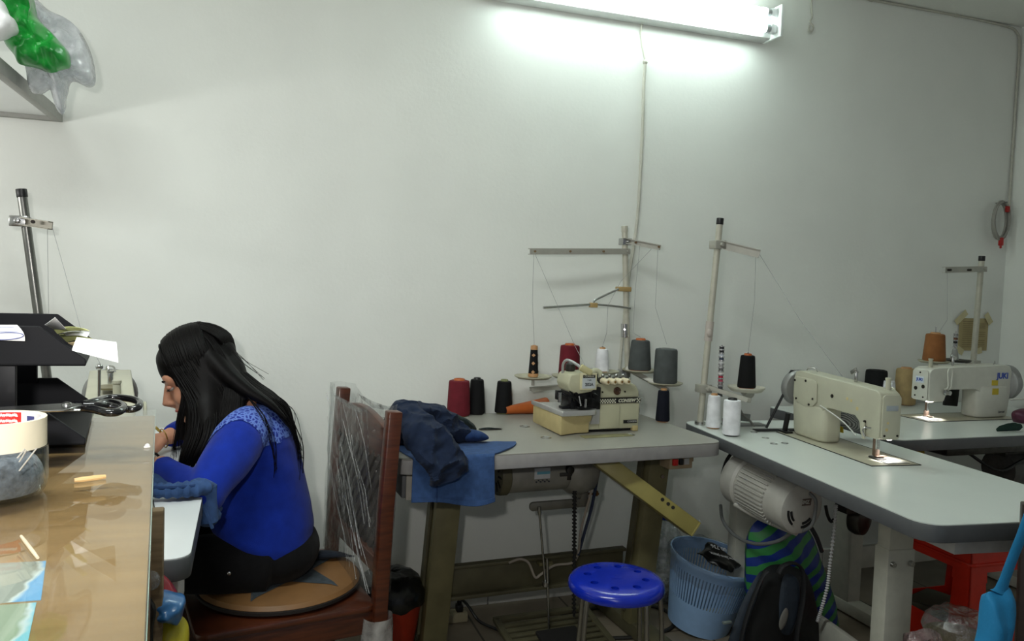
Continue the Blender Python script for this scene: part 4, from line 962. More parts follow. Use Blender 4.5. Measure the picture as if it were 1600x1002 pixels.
def flat(name, label, cat, px, z, m, th=.0004, group=None, bow=0.0):
    pts = [PZ(x, y, z) for x, y in px]
    c = sum(pts, V())/4
    fn = lambda u, v: (pts[0]*(1-u)+pts[1]*u)*(1-v) + (pts[3]*(1-u)+pts[2]*u)*v - c + V((0, 0, bow*math.sin(PI*u)))
    o = MB().sheet(fn, 8, 8, th).build(name, m); o.location = c; o.matrix_basis = Matrix.Translation(c)
    return tag(o, label, cat, group)
flat('photo_print', 'small printed photo with a blue edge under the counter glass, the farther one', 'photo', [(-70, 884), (72, 877), (64, 938), (-85, 950)], CZ-.0083, photo_mat('photo print far', (120, 185, 240), (150, 160, 158), (60, 70, 66), 1.0), group='photos under the counter glass')
flat('photo_print', 'small printed photo with a light blue edge under the counter glass, the nearer one', 'photo', [(-95, 953), (57, 942), (38, 1030), (-120, 1045)], CZ-.0083, photo_mat('photo print near', (150, 215, 238), (172, 186, 166), (120, 140, 110), 4.0), group='photos under the counter glass')
def stick(label, a, b, r, m):
    a, b = PZ(a[0], a[1], CZ+r), PZ(b[0], b[1], CZ+r); c = (a+b)/2
    o = MB().tube([a-c, (a-c)*.5, (b-c)*.5, b-c], [r*.8, r, r, r*.8], 8).build('wooden_stick', m); o.location = c; o.matrix_basis = Matrix.Translation(c)
    return tag(o, label, 'stick', 'sticks on the counter')
stick('short tan wooden stick lying on the counter glass to the right of the jar', (116, 751), (165, 745), .0026, mat('tan stick', (206, 170, 118), .4))
stick('thin pale stick lying on the counter glass in front of the jar', (33, 838), (59, 872), .0013, mat('pale stick', (214, 196, 168), .4))
p = PZ(230, 699, CZ); o = MB().ell((0, 0, .0022), (.003, .004, .0022), 8, 6).box((.0, -.003, .0012), (.007, .003, .002), rz=.3).build('paper_scrap', mat('white scrap', (240, 240, 238), .4), bevel=.0003); o.location = p
tag(o, 'tiny white scrap on the counter glass near its right edge', 'paper')
# ---------------- letter tray
BLK = mat('satin black plastic', (11, 12, 17), .5, var=.1, spec=.2)
A_ = V((-.178, -1.796, 0)); Bk = V((-.213, -1.535, 0)); LX = V((-1, .03, 0)).normalized()
lt = thing('letter_tray', 'black two tier plastic letter tray on the glass counter', 'letter tray', V((-.36, -1.66, CZ)))
def tier(z0, nm):
    b = MB(); hgt = .046
    dy = (Bk-A_).normalized()
    for P, s in ((A_, 1), (Bk, -1)):
        prof = [(0, 0), (0, .008), (.048, hgt), (.34, hgt), (.34, 0)]
        k = len(prof); t_ = dy*.004*s
        vs = [P+LX*a+V((0, 0, z0+z)) for a, z in prof] + [P+LX*a+V((0, 0, z0+z))+t_ for a, z in prof]
        b.add(vs, [(i, (i+1) % k, k+(i+1) % k, k+i) for i in range(k)]+[tuple(range(k-1, -1, -1)), tuple(range(k, 2*k))])
    q = [A_, Bk, Bk+LX*.34, A_+LX*.34]
    b.prism([(p.x, p.y) for p in q], z0, z0+.003, 'z')
    q = [A_+LX*.336, Bk+LX*.336, Bk+LX*.34, A_+LX*.34]; b.prism([(p.x, p.y) for p in q], z0, z0+hgt, 'z')
    return b.build(nm, BLK, lt, world=True, bevel=.0008, seg=1)
tl = tier(CZ+.001, 'lower_tray'); tu = tier(CZ+.094, 'upper_tray')
for P in (A_+V((0, .004, 0)), Bk-V((0, .010, 0))):
    for l_ in (.095, .30):
        c = P+LX*l_; MB().box((c.x, c.y+.003, CZ+.068), (.045, .008, .056)).build('riser', BLK, lt, world=True, bevel=.001)
fo = MB()
for P in (A_+LX*.01+V((0, .01, 0)), Bk+LX*.01): fo.ell((P.x, P.y-.006, CZ+.104), (.003, .003, .003), 10, 6)
fo.build('rivet', STEEL, lt, world=True)
WP = mat('white paper', (236, 236, 236), .7, var=.015); YP = mat('yellow green paper', (206, 210, 140), .7); GP = mat('olive paper', (150, 152, 96), .7); TP = mat('tan card', (216, 196, 150), .7); INK = mat('blue ink', (80, 92, 150), .6)
def slip(label, corners, m, bow=.004, th=.0004, mark=None):
    pts = [PZ(x, y, z) for x, y, z in corners]; c = sum(pts, V())/4
    fn = lambda u, v: (pts[0]*(1-u)+pts[1]*u)*(1-v) + (pts[3]*(1-u)+pts[2]*u)*v - c + V((0, 0, bow*math.sin(PI*u)*(1-.3*v)))
    o = MB().sheet(fn, 10, 6, th).build('paper_slip', m); o.location = c; o.matrix_basis = Matrix.Translation(c)
    tag(o, label, 'paper', 'papers in the letter tray')
    if mark:
        k = MB().sheet(lambda u, v: fn(mark[0]+u*(mark[1]-mark[0]), mark[2]+v*(mark[3]-mark[2]))+V((0, 0, .0006)), 4, 4, .0002).build('printed_mark', INK, o)
    return o
slip('large white sheet sticking out to the right of the upper letter tray', [(120, 527, 1.178), (182, 535, 1.172), (185, 567, 1.160), (112, 548, 1.162)], WP, .0)
slip('white slip with a blue print standing up in the upper letter tray', [(70, 508, 1.190), (86, 496, 1.200), (103, 514, 1.185), (86, 516, 1.178)], WP, .0, mark=(.45, .75, .3, .8))
slip('yellow green slip lying in the upper letter tray', [(84, 515, 1.180), (132, 514, 1.188), (140, 517, 1.186), (90, 522, 1.174)], YP, .003)
slip('white slip with a small blue print under the yellow green one in the tray', [(98, 520, 1.176), (140, 520, 1.180), (136, 527, 1.175), (104, 525, 1.170)], WP, .002, mark=(.05, .25, .3, .8))
slip('olive slip near the front of the upper letter tray', [(92, 523, 1.170), (146, 530, 1.171), (136, 533, 1.168), (105, 535, 1.160)], GP, .003)
slip('tan card at the front edge of the upper letter tray', [(106, 536, 1.163), (137, 534, 1.165), (137, 544, 1.160), (120, 544, 1.155)], TP, .001)
# note on the near side of the upper tray
yn = -1.8015
pts = [PY(-50, 508, yn), PY(27, 508, yn), PY(39, 533, yn), PY(-60, 530, yn)]
c = sum(pts, V())/4
t = thing('paper_note', 'white note with a blue pen loop stuck on the near side of the upper tray', 'paper', c)
MB().sheet(lambda u, v: (pts[0]*(1-u)+pts[1]*u)*(1-v)+(pts[3]*(1-u)+pts[2]*u)*v - c + V((.003*math.sin(PI*v)*u, -.002*math.sin(PI*v), 0)), 10, 8, .0005).build('page', WP, t)
cc = PY(8, 525.5, yn-.0035)-c
pen = MB().tube([cc+V((math.cos(a/20*2*PI)*.018, 0, math.sin(a/20*2*PI)*.004+.001*math.cos(a/20*2*PI))) for a in range(21)], .0005, 5)
for i in range(3): pen.tube([PY(-20, 511+i*3.6, yn-.0035)-c, PY(22+i*3, 511.5+i*3.6, yn-.0035)-c], .0002, 4)
pen.build('pen_mark', INK, t)
# ---------------- scissors on the lower tray
HB = mat('black scissor handle', (18, 18, 20), .18, coat=.5)
sc_t = thing('scissors', 'large scissors with black handles lying across the lower letter tray', 'scissors', PZ(100, 632, 1.104))
zz = 1.104
def loop(px, z, r): 
    cp = crom([PZ(x, y, z+dz) for x, y, dz in px], 6); return MB().tube(cp, r, 10)
loop([(132, 632, 0), (150, 627, .001), (165, 622.5, .0), (185, 621.5, 0), (206, 624, 0), (217, 629, -.002), (216, 636, -.004), (205, 640, -.006), (186, 638, -.005), (168, 634, -.002), (150, 634, 0), (132, 634, 0)], zz, .0042).build('handle', HB, sc_t, world=True)
loop([(118, 636, 0), (135, 638, 0), (152, 641, 0), (168, 645, -.001), (184, 644, -.001), (193, 638, 0), (188, 632, .001), (172, 629, .001), (158, 631, .001), (146, 635, .001), (132, 634, 0), (118, 632, 0)], zz-.003, .0045).build('handle', HB, sc_t, world=True)
b1 = MB(); q = [PZ(-120, 642, zz), PZ(100, 629, zz), PZ(128, 631, zz), PZ(126, 638, zz), PZ(100, 638, zz)]; b1.prism([(p.x, p.y) for p in q], zz-.004, zz-.0015, 'z')
b1.build('blade', STEEL, sc_t, world=True, bevel=.0006, seg=1)
b2 = MB(); q = [PZ(-120, 650, zz), PZ(-40, 640, zz), PZ(110, 631, zz), PZ(130, 634, zz), PZ(100, 642, zz)]; b2.prism([(p.x, p.y) for p in q], zz-.0012, zz+.0012, 'z')
b2.build('blade', STEEL, sc_t, world=True, bevel=.0006, seg=1)
MB().lathe([(.005, 0), (.005, .002), (.002, .0035)], PZ(104, 633, zz+.001), (0, 0, 1), 16).build('pivot_screw', STEEL, sc_t, world=True)
# ---------------- clear tub of grey wool with pins, tape roll on top
J = V((-.214, -2.000, CZ+.0005)); jr = .0415
jt = thing('clear_tub', 'clear plastic tub of grey wool with pins on the glass counter', 'tub', J)
MB().ring([(jr*.88, 0), (jr*.97, .006), (jr, .016), (jr, .044), (jr-.0016, .044), (jr-.0016, .016), (jr*.955, .007), (jr*.86, .0016), (.0005, .0016), (.0005, 0)], (0, 0, 0), n=48).build('tub_wall', film('clear tub', (236, 240, 240), .3, .03, 0), jt)
wl = MB(); n_ = 36; vs = []
def wr(a, z): return (jr-.003)*(1-.02*abs(mnoise.noise(V((math.cos(a)*2, math.sin(a)*2, z*80)))))
prof = [(.86, .003), (.95, .008), (.97, .016), (.93, .024), (.82, .032), (.62, .038), (.35, .0415), (.0, .0425)]
wl.lathe([(r*(jr-.002), z) for r, z in prof], (0, 0, 0), (0, 0, 1), 40)
wl.build('grey_wool', mat('grey wool', (108, 110, 118), .95, var=.35, scale=160, bump=.9, bscale=260, sheen=.4), jt)
pn = MB()
for a, b in (((30, 736), (57, 701)), ((27, 716), (39, 702)), ((30, 722), (41, 704))):
    p, q = PY(a[0], a[1], -2.043)-J, PY(b[0], b[1], -2.043)-J; pn.tube([p, q], .0007, 6)
pn.build('pin', mat('bright pin', (230, 230, 226), .2, metal=.6), jt)
tp = thing('tape_roll', 'roll of cream masking tape with a red label on top of the clear tub', 'tape', J+V((0, 0, .0445)))
ro_, ri_ = .0402, .0366
MB().ring([(ri_, 0), (ro_, 0), (ro_, .026), (ri_, .026)], n=56).build('tape', mat('cream masking tape', (222, 214, 190), .55, var=.03), tp)
MB().ring([(ri_-.0014, .0004), (ri_-.0001, .0004), (ri_-.0001, .0256), (ri_-.0014, .0256)], n=56).build('card_core', mat('white card core', (230, 228, 226), .5), tp)
lb = MB()
def arcpatch(mb_, a0, a1, r, z0, z1):
    mb_.sheet(lambda u, v: (r*math.cos(a0+(a1-a0)*u), r*math.sin(a0+(a1-a0)*u), z0+(z1-z0)*v), 16, 2, .0004)
am = math.atan2(.80, -.214)
arcpatch(lb, am-.62, am-.02, ri_-.0018, .002, .0250)
lb.build('red_label', mat('red label', (205, 40, 36), .45), tp)
wv = MB()
for k in range(2):
    pts = []
    for i in range(30):
        a = am-.08-i/30*.46; pts.append(V(((ri_-.0024)*math.cos(a), (ri_-.0024)*math.sin(a), .0222-k*.0055+.0016*math.sin(i*1.9))))
    wv.tube(pts, .0006, 5)
wv.build('label_script', mat('label white', (240, 236, 232), .5), tp)
bl = MB(); arcpatch(bl, am-1.05, am-.80, ri_-.0018, .016, .022); bl.build('label_print', mat('label navy', (60, 66, 120), .5), tp)
# ---------------- upright board between the counter and the table
bd = thing('wooden_board', 'weathered upright wooden board standing between the counter and the white table', 'board', (-.16, -1.47, 0))
MB().box((0, 0, .438), (.075, .024, .876)).build('plank', wood('weathered plank', (132, 112, 84), (108, 90, 66), .7), bd, bevel=.003)
MB().tube(crom([(.012, -.018, .74), (.024, -.022, .72), (.020, -.02, .68), (.024, -.022, .60), (.034, -.022, .54)], 6), .006, 8).build('cable', BLACK, bd)
MB().ell((.022, -.016, .765), (.013, .008, .016), 14, 10).build('tape_lump', film('clear tape lump', (235, 232, 225), .5, .08, .8, 200, haze=.25), bd)
# ---------------- plastic bags under the near end of the woman's table
def pbag(label, px, y, th, col, seed, bottom=None):
    m = mat('film '+label[:12], col, .28, var=.12, scale=18, bump=.5, bscale=60, coat=.3)
    return bag('plastic_bag', label, px, y, th, m, amp=.5, fsq=22, seed=seed, group='plastic bags under the white table')
yb = -1.44
pbag('yellow plastic sack standing under the near end of the woman\'s table', [(250, 962), (272, 958), (290, 968), (296, 990), (294, 1040), (300, 1180), (296, 1400), (220, 1420), (205, 1200), (215, 1040), (225, 985)], yb, .055, (186, 172, 40), 1)
pbag('blue plastic bag lying on the yellow sack', [(236, 930), (256, 926), (278, 932), (290, 938), (287, 955), (280, 972), (262, 968), (244, 964), (232, 950)], yb-.008, .04, (52, 112, 170), 2)
pbag('red plastic bag behind the blue bag under the table edge', [(244, 892), (256, 900), (270, 916), (283, 938), (276, 950), (256, 946), (240, 935), (236, 910)], yb+.03, .02, (150, 36, 50), 4)
# ---------------- floor clutter under the overlock table
so = thing('extension_socket', 'cream two-way extension socket with two black plugs on the floor by the table leg', 'socket', (.735, -.115, 0))
MB().box((0, 0, .018), (.10, .05, .034)).build('socket_block', mat('cream socket', (176, 168, 138), .5), so, bevel=.004)
for x, m in ((-.028, mat('green black plug', (24, 34, 36), .4)), (.022, BLACK)):
    MB().box((x, 0, .048), (.024, .03, .026)).cyl((x, 0, .06), (x, 0, .075), .009).build('plug', m, so, bevel=.003)
MB().tube(crom([(-.028, 0, .07), (-.02, -.005, .098), (.01, -.012, .098), (.05, -.02, .06), (.085, -.05, .012), (.13, -.12, .007), (.17, -.19, .007), (.26, -.27, .007)], 6), .0055, 8).build('plug_lead', BLACK, so)
MB().tube(crom([(.022, 0, .07), (.024, .01, .10), (.045, .02, .14), (.06, .03, .15)], 5), .003, 8).build('plug_lead', mat('thin grey lead', (150, 140, 124), .5), so)
pts = [(1.06, -.30, .007), (1.13, -.20, .007), (1.28, -.16, .007), (1.48, -.18, .008), (1.55, -.26, .007), (1.50, -.38, .007), (1.36, -.42, .007), (1.22, -.40, .007)]
tag(MB().tube(crom(pts, 8), .007, 8).build('floor_cable', mat('dark floor cable', (42, 40, 36), .5)), 'loop of dark cable lying on the floor behind the blue stool', 'cable')
# ---------------- blue stool
bs = thing('round_stool', 'round stool with a shiny blue holed seat and thin metal legs', 'stool', (.952, -.975, 0))
seat = MB().lathe([(.02, .456), (.10, .455), (.113, .452), (.120, .444), (.127, .442), (.130, .448), (.129, .460), (.122, .469), (.108, .4735), (.05, .474), (.0, .474)], (0, 0, 0), (0, 0, 1), 64).build('seat', mat('shiny blue plastic', (14, 40, 168), .22, var=.05, coat=.3), bs, sharp=60)
cut = MB()
for i in range(8): a = 2*PI*(i+.35)/8; cut.cyl((math.cos(a)*.078, math.sin(a)*.078, .40), (math.cos(a)*.078, math.sin(a)*.078, .50), .0105, n=18)
co = cut.build('cutter', None, bs, smooth=False); bpy.context.view_layer.update()
md = seat.modifiers.new('holes', 'BOOLEAN'); md.object = co; md.operation = 'DIFFERENCE'; md.solver = 'EXACT'
dg = bpy.context.evaluated_depsgraph_get(); dg.update()
me = bpy.data.meshes.new_from_object(seat.evaluated_get(dg)); seat.modifiers.clear(); seat.data = me; bpy.data.objects.remove(co)
me.set_sharp_from_angle(angle=math.radians(40))
MB().lathe([(.012, .4738), (.016, .4746), (.012, .475), (.004, .4745)], (0, 0, 0), (0, 0, 1), 24).build('seat_boss', mat('shiny blue plastic', (14, 40, 168)), seat)
CHR = mat('dull chrome tube', (150, 148, 140), .25, metal=.9)
for a in (205, 283, 318, 30, 110):
    a = math.radians(a); d = V((math.cos(a), math.sin(a), 0))
    MB().tube(crom([d*.07+V((0, 0, .450)), d*.108+V((0, 0, .444)), d*.122+V((0, 0, .425)), d*.135+V((0, 0, .25)), d*.158+V((0, 0, .005))], 6), .0065, 10).build('leg', CHR, bs)
MB().ring([(.118, .198), (.124, .198), (.124, .206), (.118, .206)], n=40).build('leg_ring', CHR, bs)
# ---------------- pale blue waste bin, leaning
BINM = mat('pale blue bin plastic', (150, 184, 224), .4, var=.04)
ba, btp = V((1.605, -.385, .012)), PY(1117, 869, -.42)
dv = (btp-ba).normalized(); hb_ = (btp-ba).length
wbn = thing('waste_bin', 'pale blue slotted plastic waste bin leaning beside the black backpack', 'bin', ba)
R0, R1 = .112, .162
def rz_(z): return R0+(R1-R0)*z/hb_
wall_ = MB().ring([(R0, 0), (rz_(hb_*.42), hb_*.42), (rz_(hb_*.42)-.003, hb_*.42), (R0-.003, .004), (.001, .004), (.001, 0)], ba, dv, 56).ring([(rz_(hb_*.84), hb_*.84), (R1-.001, hb_*.93), (R1+.004, hb_*.97), (R1+.002, hb_), (R1-.003, hb_), (R1-.004, hb_*.93), (rz_(hb_*.84)-.003, hb_*.84)], ba, dv, 56)
u_, w_ = fr(dv)
nS = 76
for i in range(nS):
    a0, a1 = 2*PI*(i-.30)/nS, 2*PI*(i+.30)/nS; vs = []
    for z in (hb_*.415, hb_*.845):
        for r_, a in ((rz_(z), a0), (rz_(z), a1), (rz_(z)-.003, a1), (rz_(z)-.003, a0)): vs.append(ba+dv*z+(u_*math.cos(a)+w_*math.sin(a))*r_)
    wall_.add(vs, [(3,2,1,0),(4,5,6,7),(0,1,5,4),(1,2,6,5),(2,3,7,6),(3,0,4,7)])
wall_.build('bin_wall', BINM, wbn, world=True, sharp=50)
ln = MB(); vs = []; n_ = 64
def crk(i, j): return 1+.035*mnoise.noise(V((i*.5, j*.9, 1)))
prof = [(R0-.012, .01), (rz_(hb_*.5)-.012, hb_*.5), (rz_(hb_*.9)-.008, hb_*.9), (R1+.004, hb_*1.01), (R1+.010, hb_*.985), (R1+.007, hb_*.90), (R1+.004, hb_*.80), (R1+.001, hb_*.74)]
for j, (r_, z) in enumerate(prof):
    for i in range(n_):
        a = 2*PI*i/n_; k = crk(i, j)*(1 if j < 7 else 1+.0*i); zz_ = z+.012*mnoise.noise(V((i*.35, j*.4, 7)))*(1 if j > 2 else 0)
        vs.append(ba+dv*zz_+(u_*math.cos(a)+w_*math.sin(a))*r_*k)
ln.add(vs, [(j*n_+i, j*n_+(i+1) % n_, (j+1)*n_+(i+1) % n_, (j+1)*n_+i) for j in range(len(prof)-1) for i in range(n_)])
ln.build('bag_liner', film('clear liner', (240, 243, 246), .32, .1, .9, 55, haze=.05), wbn, world=True)
tb = ba+dv*(hb_*.90)
blb = MB()
c0 = tb+V((.005, -.03, .022))
o = thing('rubbish_bag', 'black plastic bag with white lettering lying in the pale blue bin', 'bag', c0)
ux = (PY(1165, 876, -.42)-PY(1090, 855, -.42)).normalized(); vy = V((0, 1, 0)) - ux*ux.y
def bl_fn(u, v): return ux*(u-.5)*.20*(1-.55*abs(v-.5)*2*(.4+.6*abs(u-.5)*2)) + V((0, .75, .42)).normalized()*(v-.5)*.13*(1-.9*abs(u-.5)**1.6*1.8) + V((0, 0, .012*mnoise.noise(V((u*4, v*4, 2)))+.012*math.sin(PI*u)))
MB().sheet(bl_fn, 18, 12, .004).build('bag_film', mat('black bag film', (14, 14, 15), .3, bump=.4, bscale=50), o)
xx, yy = -ux, V((0, -.75, -.42))
for s_, off, sz in (('www.lavo-jeans.', .022, .020), ('00 736', -.020, .026)):
    p_ = V((0, 0, .022))+ V((0, .75, .42)).normalized()*(-off)
    text('bag_lettering', s_, sz, mat('bag print white', (206, 206, 206), .5), o, basis(p_+V((0, -.010, .010)), xx, yy))
# ---------------- 5 litre bottle
bo = V((1.60, -.125, 0)); 
bt_ = thing('water_bottle', 'big clear plastic water bottle with a blue cap standing against the wall', 'bottle', bo)
prof = [(.0, .004), (.06, .0), (.074, .012)]
for i in range(7): z = .03+i*.028; prof += [(.076, z), (.071, z+.014)]
prof += [(.076, .235), (.070, .262), (.050, .295), (.030, .318), (.022, .325), (.022, .338)]
MB().lathe(prof[1:], (0, 0, 0), (0, 0, 1), 40).build('bottle_body', film('clear bottle', (225, 230, 228), .32, .06, .5, 60, haze=.32), bt_)
cpm = mat('blue bottle cap', (20, 60, 170), .35)
MB().lathe([(.024, .328), (.025, .332), (.024, .372), (.020, .376)], (0, 0, 0), (0, 0, 1), 24).build('cap', cpm, bt_)
MB().tube(crom([(.022, 0, .335), (.045, -.01, .340), (.062, -.01, .362)], 5), .004, 8).build('cap_strap', cpm, bt_)
# ---------------- striped shopping bag
def stripe_mat():
    m = mat('striped bag weave', (40, 110, 60), .45, bump=.3, bscale=300); n = m.node_tree.nodes; l = m.node_tree.links
    tc = n.new('ShaderNodeTexCoord'); mp = n.new('ShaderNodeMapping'); mp.inputs['Rotation'].default_value = (0, math.radians(28), 0)
    w = n.new('ShaderNodeTexWave'); w.bands_direction = 'Z'; w.inputs['Scale'].default_value = 6.2; w.inputs['Distortion'].default_value = 1.6; w.inputs['Detail'].default_value = 1; w.inputs['Detail Scale'].default_value = 2
    l.new(tc.outputs['Object'], mp.inputs['Vector']); l.new(mp.outputs['Vector'], w.inputs['Vector'])
    cr = n.new('ShaderNodeValToRGB'); e = cr.color_ramp.elements; e[0].color = lin((24, 54, 140)); e[0].position = .48; e[1].color = lin((58, 140, 74)); e[1].position = .54
    l.new(w.outputs['Fac'], cr.inputs['Fac']); l.new(cr.outputs['Color'], n['Principled BSDF'].inputs['Base Color'])
    return m
ys_ = -.62
px = [(1178, 818), (1205, 806), (1240, 806), (1258, 820), (1270, 850), (1284, 890), (1298, 930), (1304, 965), (1300, 1010), (1240, 1020), (1190, 1010), (1172, 960), (1166, 900), (1168, 850)]
sb = bag('shopping_bag', 'woven shopping bag with green and blue stripes behind the black backpack', px, ys_, .085, stripe_mat(), amp=.25, fsq=9, seed=2, cat='bag')
# ---------------- backpack
BPK = mat('black backpack nylon', (16, 17, 20), .7, var=.2, bump=.3, bscale=500); BPN = mat('slate backpack nylon', (36, 46, 58), .7, var=.15, bump=.3, bscale=500)
bpb = thing('backpack', 'black backpack with slate panels standing in front of the striped bag', 'backpack', PY(1205, 1100, -.80))
def bpx(l_, y): return [PY(x, q, y) for x, q in l_]
MB().pillow(bpx([(1196, 888), (1216, 882), (1240, 886), (1262, 900), (1272, 940), (1282, 1000), (1290, 1075), (1240, 1100), (1180, 1100), (1130, 1085), (1138, 1010), (1160, 960), (1178, 915)], -.74), (-.25, -1, .2), .10, K=10, amp=.15, fs_=9).build('body', BPK, bpb, world=True)
MB().pillow(bpx([(1190, 905), (1222, 896), (1232, 920), (1225, 1000), (1220, 1080), (1150, 1085), (1148, 1010), (1168, 950)], -.835), (-.25, -1, .2), .035, K=8, amp=.15).build('front_pocket', mat('dull black nylon', (11, 12, 13), .8, var=.2), bpb, world=True)
MB().pillow(bpx([(1226, 898), (1246, 905), (1250, 935), (1240, 985), (1225, 992), (1212, 975), (1218, 930)], -.858), (-.1, -1, .2), .014, K=6, amp=.1).build('slate_panel', BPN, bpb, world=True)
MB().pillow(bpx([(1150, 965), (1168, 925), (1186, 895), (1192, 900), (1178, 940), (1160, 1000), (1150, 1080), (1135, 1085), (1138, 1010)], -.84), (-.25, -1, .2), .018, K=6, amp=.1).build('slate_panel', BPN, bpb, world=True)
pp = bpx([(1228, 950), (1232, 958), (1228, 975), (1220, 985), (1217, 975), (1221, 960)], -.875)
MB().pillow(pp, (-.1, -1, .2), .004, K=4, amp=.0).build('reflector', mat('grey reflector', (120, 118, 112), .3), bpb, world=True)
MB().tube(crom(bpx([(1216, 896), (1222, 886), (1236, 880), (1248, 884), (1255, 898), (1255, 935), (1246, 985), (1238, 1060)], -.875), 6), .010, 10, flat=.5).build('strap', BPK, bpb, world=True)
MB().tube(crom(bpx([(1200, 893), (1190, 905), (1172, 948), (1158, 1000), (1150, 1070)], -.875), 6), .008, 10, flat=.5).build('strap', BPK, bpb, world=True)
MB().box(PY(1136, 973, -.86), (.03, .01, .008)).build('buckle', mat('grey buckle', (110, 120, 118), .4), bpb, world=True, bevel=.002)
# ---------------- orange bin behind the chair with a black liner
ob = thing('waste_bin', 'orange red waste bin with a black liner behind the wrapped chair', 'bin', (.452, -.345, 0))
MB().ring([(.075, 0), (.108, .205), (.114, .212), (.114, .220), (.106, .220), (.102, .205), (.071, .005), (.001, .005), (.001, 0)], n=40).build('bin_wall', mat('orange red plastic', (176, 52, 30), .4), ob)
vs = []; lm = MB(); n_ = 40; prof = [(.116, .205), (.118, .222), (.112, .245), (.10, .272), (.075, .295), (.04, .302), (.001, .298)]
for j, (r_, z) in enumerate(prof):
    for i in range(n_):
        a = 2*PI*i/n_; k = 1+.09*mnoise.noise(V((math.cos(a)*3, math.sin(a)*3, j*.7))); vs.append(V((math.cos(a)*r_*k, math.sin(a)*r_*k, z+.012*mnoise.noise(V((math.cos(a)*2, math.sin(a)*2, j))))))
lm.add(vs, [(j*n_+i, j*n_+(i+1) % n_, (j+1)*n_+(i+1) % n_, (j+1)*n_+i) for j in range(len(prof)-1) for i in range(n_)]); lm.build('bag_liner', mat('black liner film', (16, 17, 17), .25, bump=.5, bscale=50), ob)
# ---------------- red plastic stool under the end of the near table
rs = thing('square_stool', 'square red plastic stool with cut-out sides under the end of the white table', 'stool', (2.115, -1.055, 0), math.radians(-2))
REDP = mat('red stool plastic', (226, 46, 22), .35, var=.05)
def pan(fx):       # side panel with an arched opening, local: width axis a, height z ; fx maps (a, z, off)
    mbx = MB(); H_ = .545
    def hw(z): return .175-.035*z/H_
    zs0, zs1 = .300, .470; wi = .10
    rows = [0, .02, zs0, zs0+.02, zs1-.03, zs1, H_-.06, H_]
    for s in (-1, 1):
        for z0, z1 in zip(rows[:-1], rows[1:]):
            def inn(z): return wi if zs0 <= z <= zs1 else 0
            i0 = wi - .02*(z0/H_) if z1 <= zs1+1e-6 and z0 >= zs0-1e-6 else 0.0
            if z0 < zs0-1e-6 and z1 <= zs0+1e-6: i0 = .0
            if z0 < .02 : i0 = .0
            q = [(s*hw(z0), z0), (s*i0, z0), (s*i0, z1), (s*hw(z1), z1)]
            vs = [fx(a, z, 0) for a, z in q]+[fx(a, z, -.004) for a, z in q]
            mbx.add(vs, [(3,2,1,0),(4,5,6,7),(0,1,5,4),(1,2,6,5),(2,3,7,6),(3,0,4,7)])
    return mbx
def hwz(z): return .175-.035*z/.545
for nm, fx in (('side_panel', lambda a, z, o: V((-hwz(z)+(-o), a, z))), ('side_panel', lambda a, z, o: V((a, -hwz(z)-o, z))), ('side_panel', lambda a, z, o: V((hwz(z)+o, a, z))), ('side_panel', lambda a, z, o: V((a, hwz(z)+o, z)))):
    pan(fx).build(nm, REDP, rs, smooth=False, weldd=1e-4)
MB().prism(rrect(-.146, -.146, .146, .146, .03), .530, .550, 'z').build('seat', REDP, rs, bevel=.006)
MB().prism(rrect(-.149, -.149, .149, .149, .02), .488, .498, 'z').build('ledge', REDP, rs, bevel=.003)
MB().box((0, 0, .16), (.30, .30, .012)).build('stacking_web', REDP, rs)
o = tag(MB().box((0, 0, .15), (.16, .20, .13)).box((0, 0, .218), (.14, .16, .004)).build('storage_box', mat('olive grey box', (74, 76, 60), .7), bevel=.004), 'olive grey box standing inside the red stool', 'box'); o.location = (2.09, -1.02, .083); o.rotation_euler = (0, 0, .3)
# ---------------- tin wrapped in clear film and a second film bundle
pc = PY(1498, 975, -1.30)
tn = thing('wrapped_tin', 'dark blue round tin topped with shiny crumpled clear film beside the red stool', 'tin', (pc.x, pc.y, 0))
zt = PY(1497, 992, -1.30).z
MB().lathe([(.078, 0), (.080, .004), (.080, zt-.012), (.078, zt-.010)], (0, 0, 0), (0, 0, 1), 40).build('tin_body', mat('navy tin', (24, 32, 84), .35), tn)
MB().lathe([(.081, zt-.012), (.082, zt-.010), (.082, zt-.002), (.078, zt)], (0, 0, 0), (0, 0, 1), 40).build('gold_rim', mat('gold rim', (160, 140, 70), .35, metal=.5), tn)
vs = []; fm = MB(); n_ = 48; prof = [(.080, zt-.01), (.088, zt+.012), (.084, zt+.034), (.066, zt+.056), (.04, zt+.064), (.015, zt+.060), (.001, zt+.058)]
for j, (r_, z) in enumerate(prof):
    for i in range(n_):
        a = 2*PI*i/n_; q = V((math.cos(a)*r_, math.sin(a)*r_, z)); k = mnoise.noise(q*38)*.010+mnoise.noise(q*90)*.005
        vs.append(q+V((math.cos(a), math.sin(a), 1)).normalized()*k)
fm.add(vs, [(j*n_+i, j*n_+(i+1) % n_, (j+1)*n_+(i+1) % n_, (j+1)*n_+i) for j in range(len(prof)-1) for i in range(n_)]); fm.build('film_cover', film('crackled film', (235, 238, 240), .8, .10, .6, 60, haze=.10), tn, sharp=20)
bag('film_bundle', 'crumpled clear film bundle left of the wrapped tin', [(1418, 1000), (1432, 986), (1450, 982), (1464, 988), (1472, 1005), (1480, 1100), (1470, 1300), (1410, 1300), (1400, 1100)], -1.34, .04, film('bundle film', (215, 200, 200), .5, .15, .9, 70, haze=.35, hazecol=(200, 170, 168)), amp=.8, fsq=30, seed=6, cat='bundle')
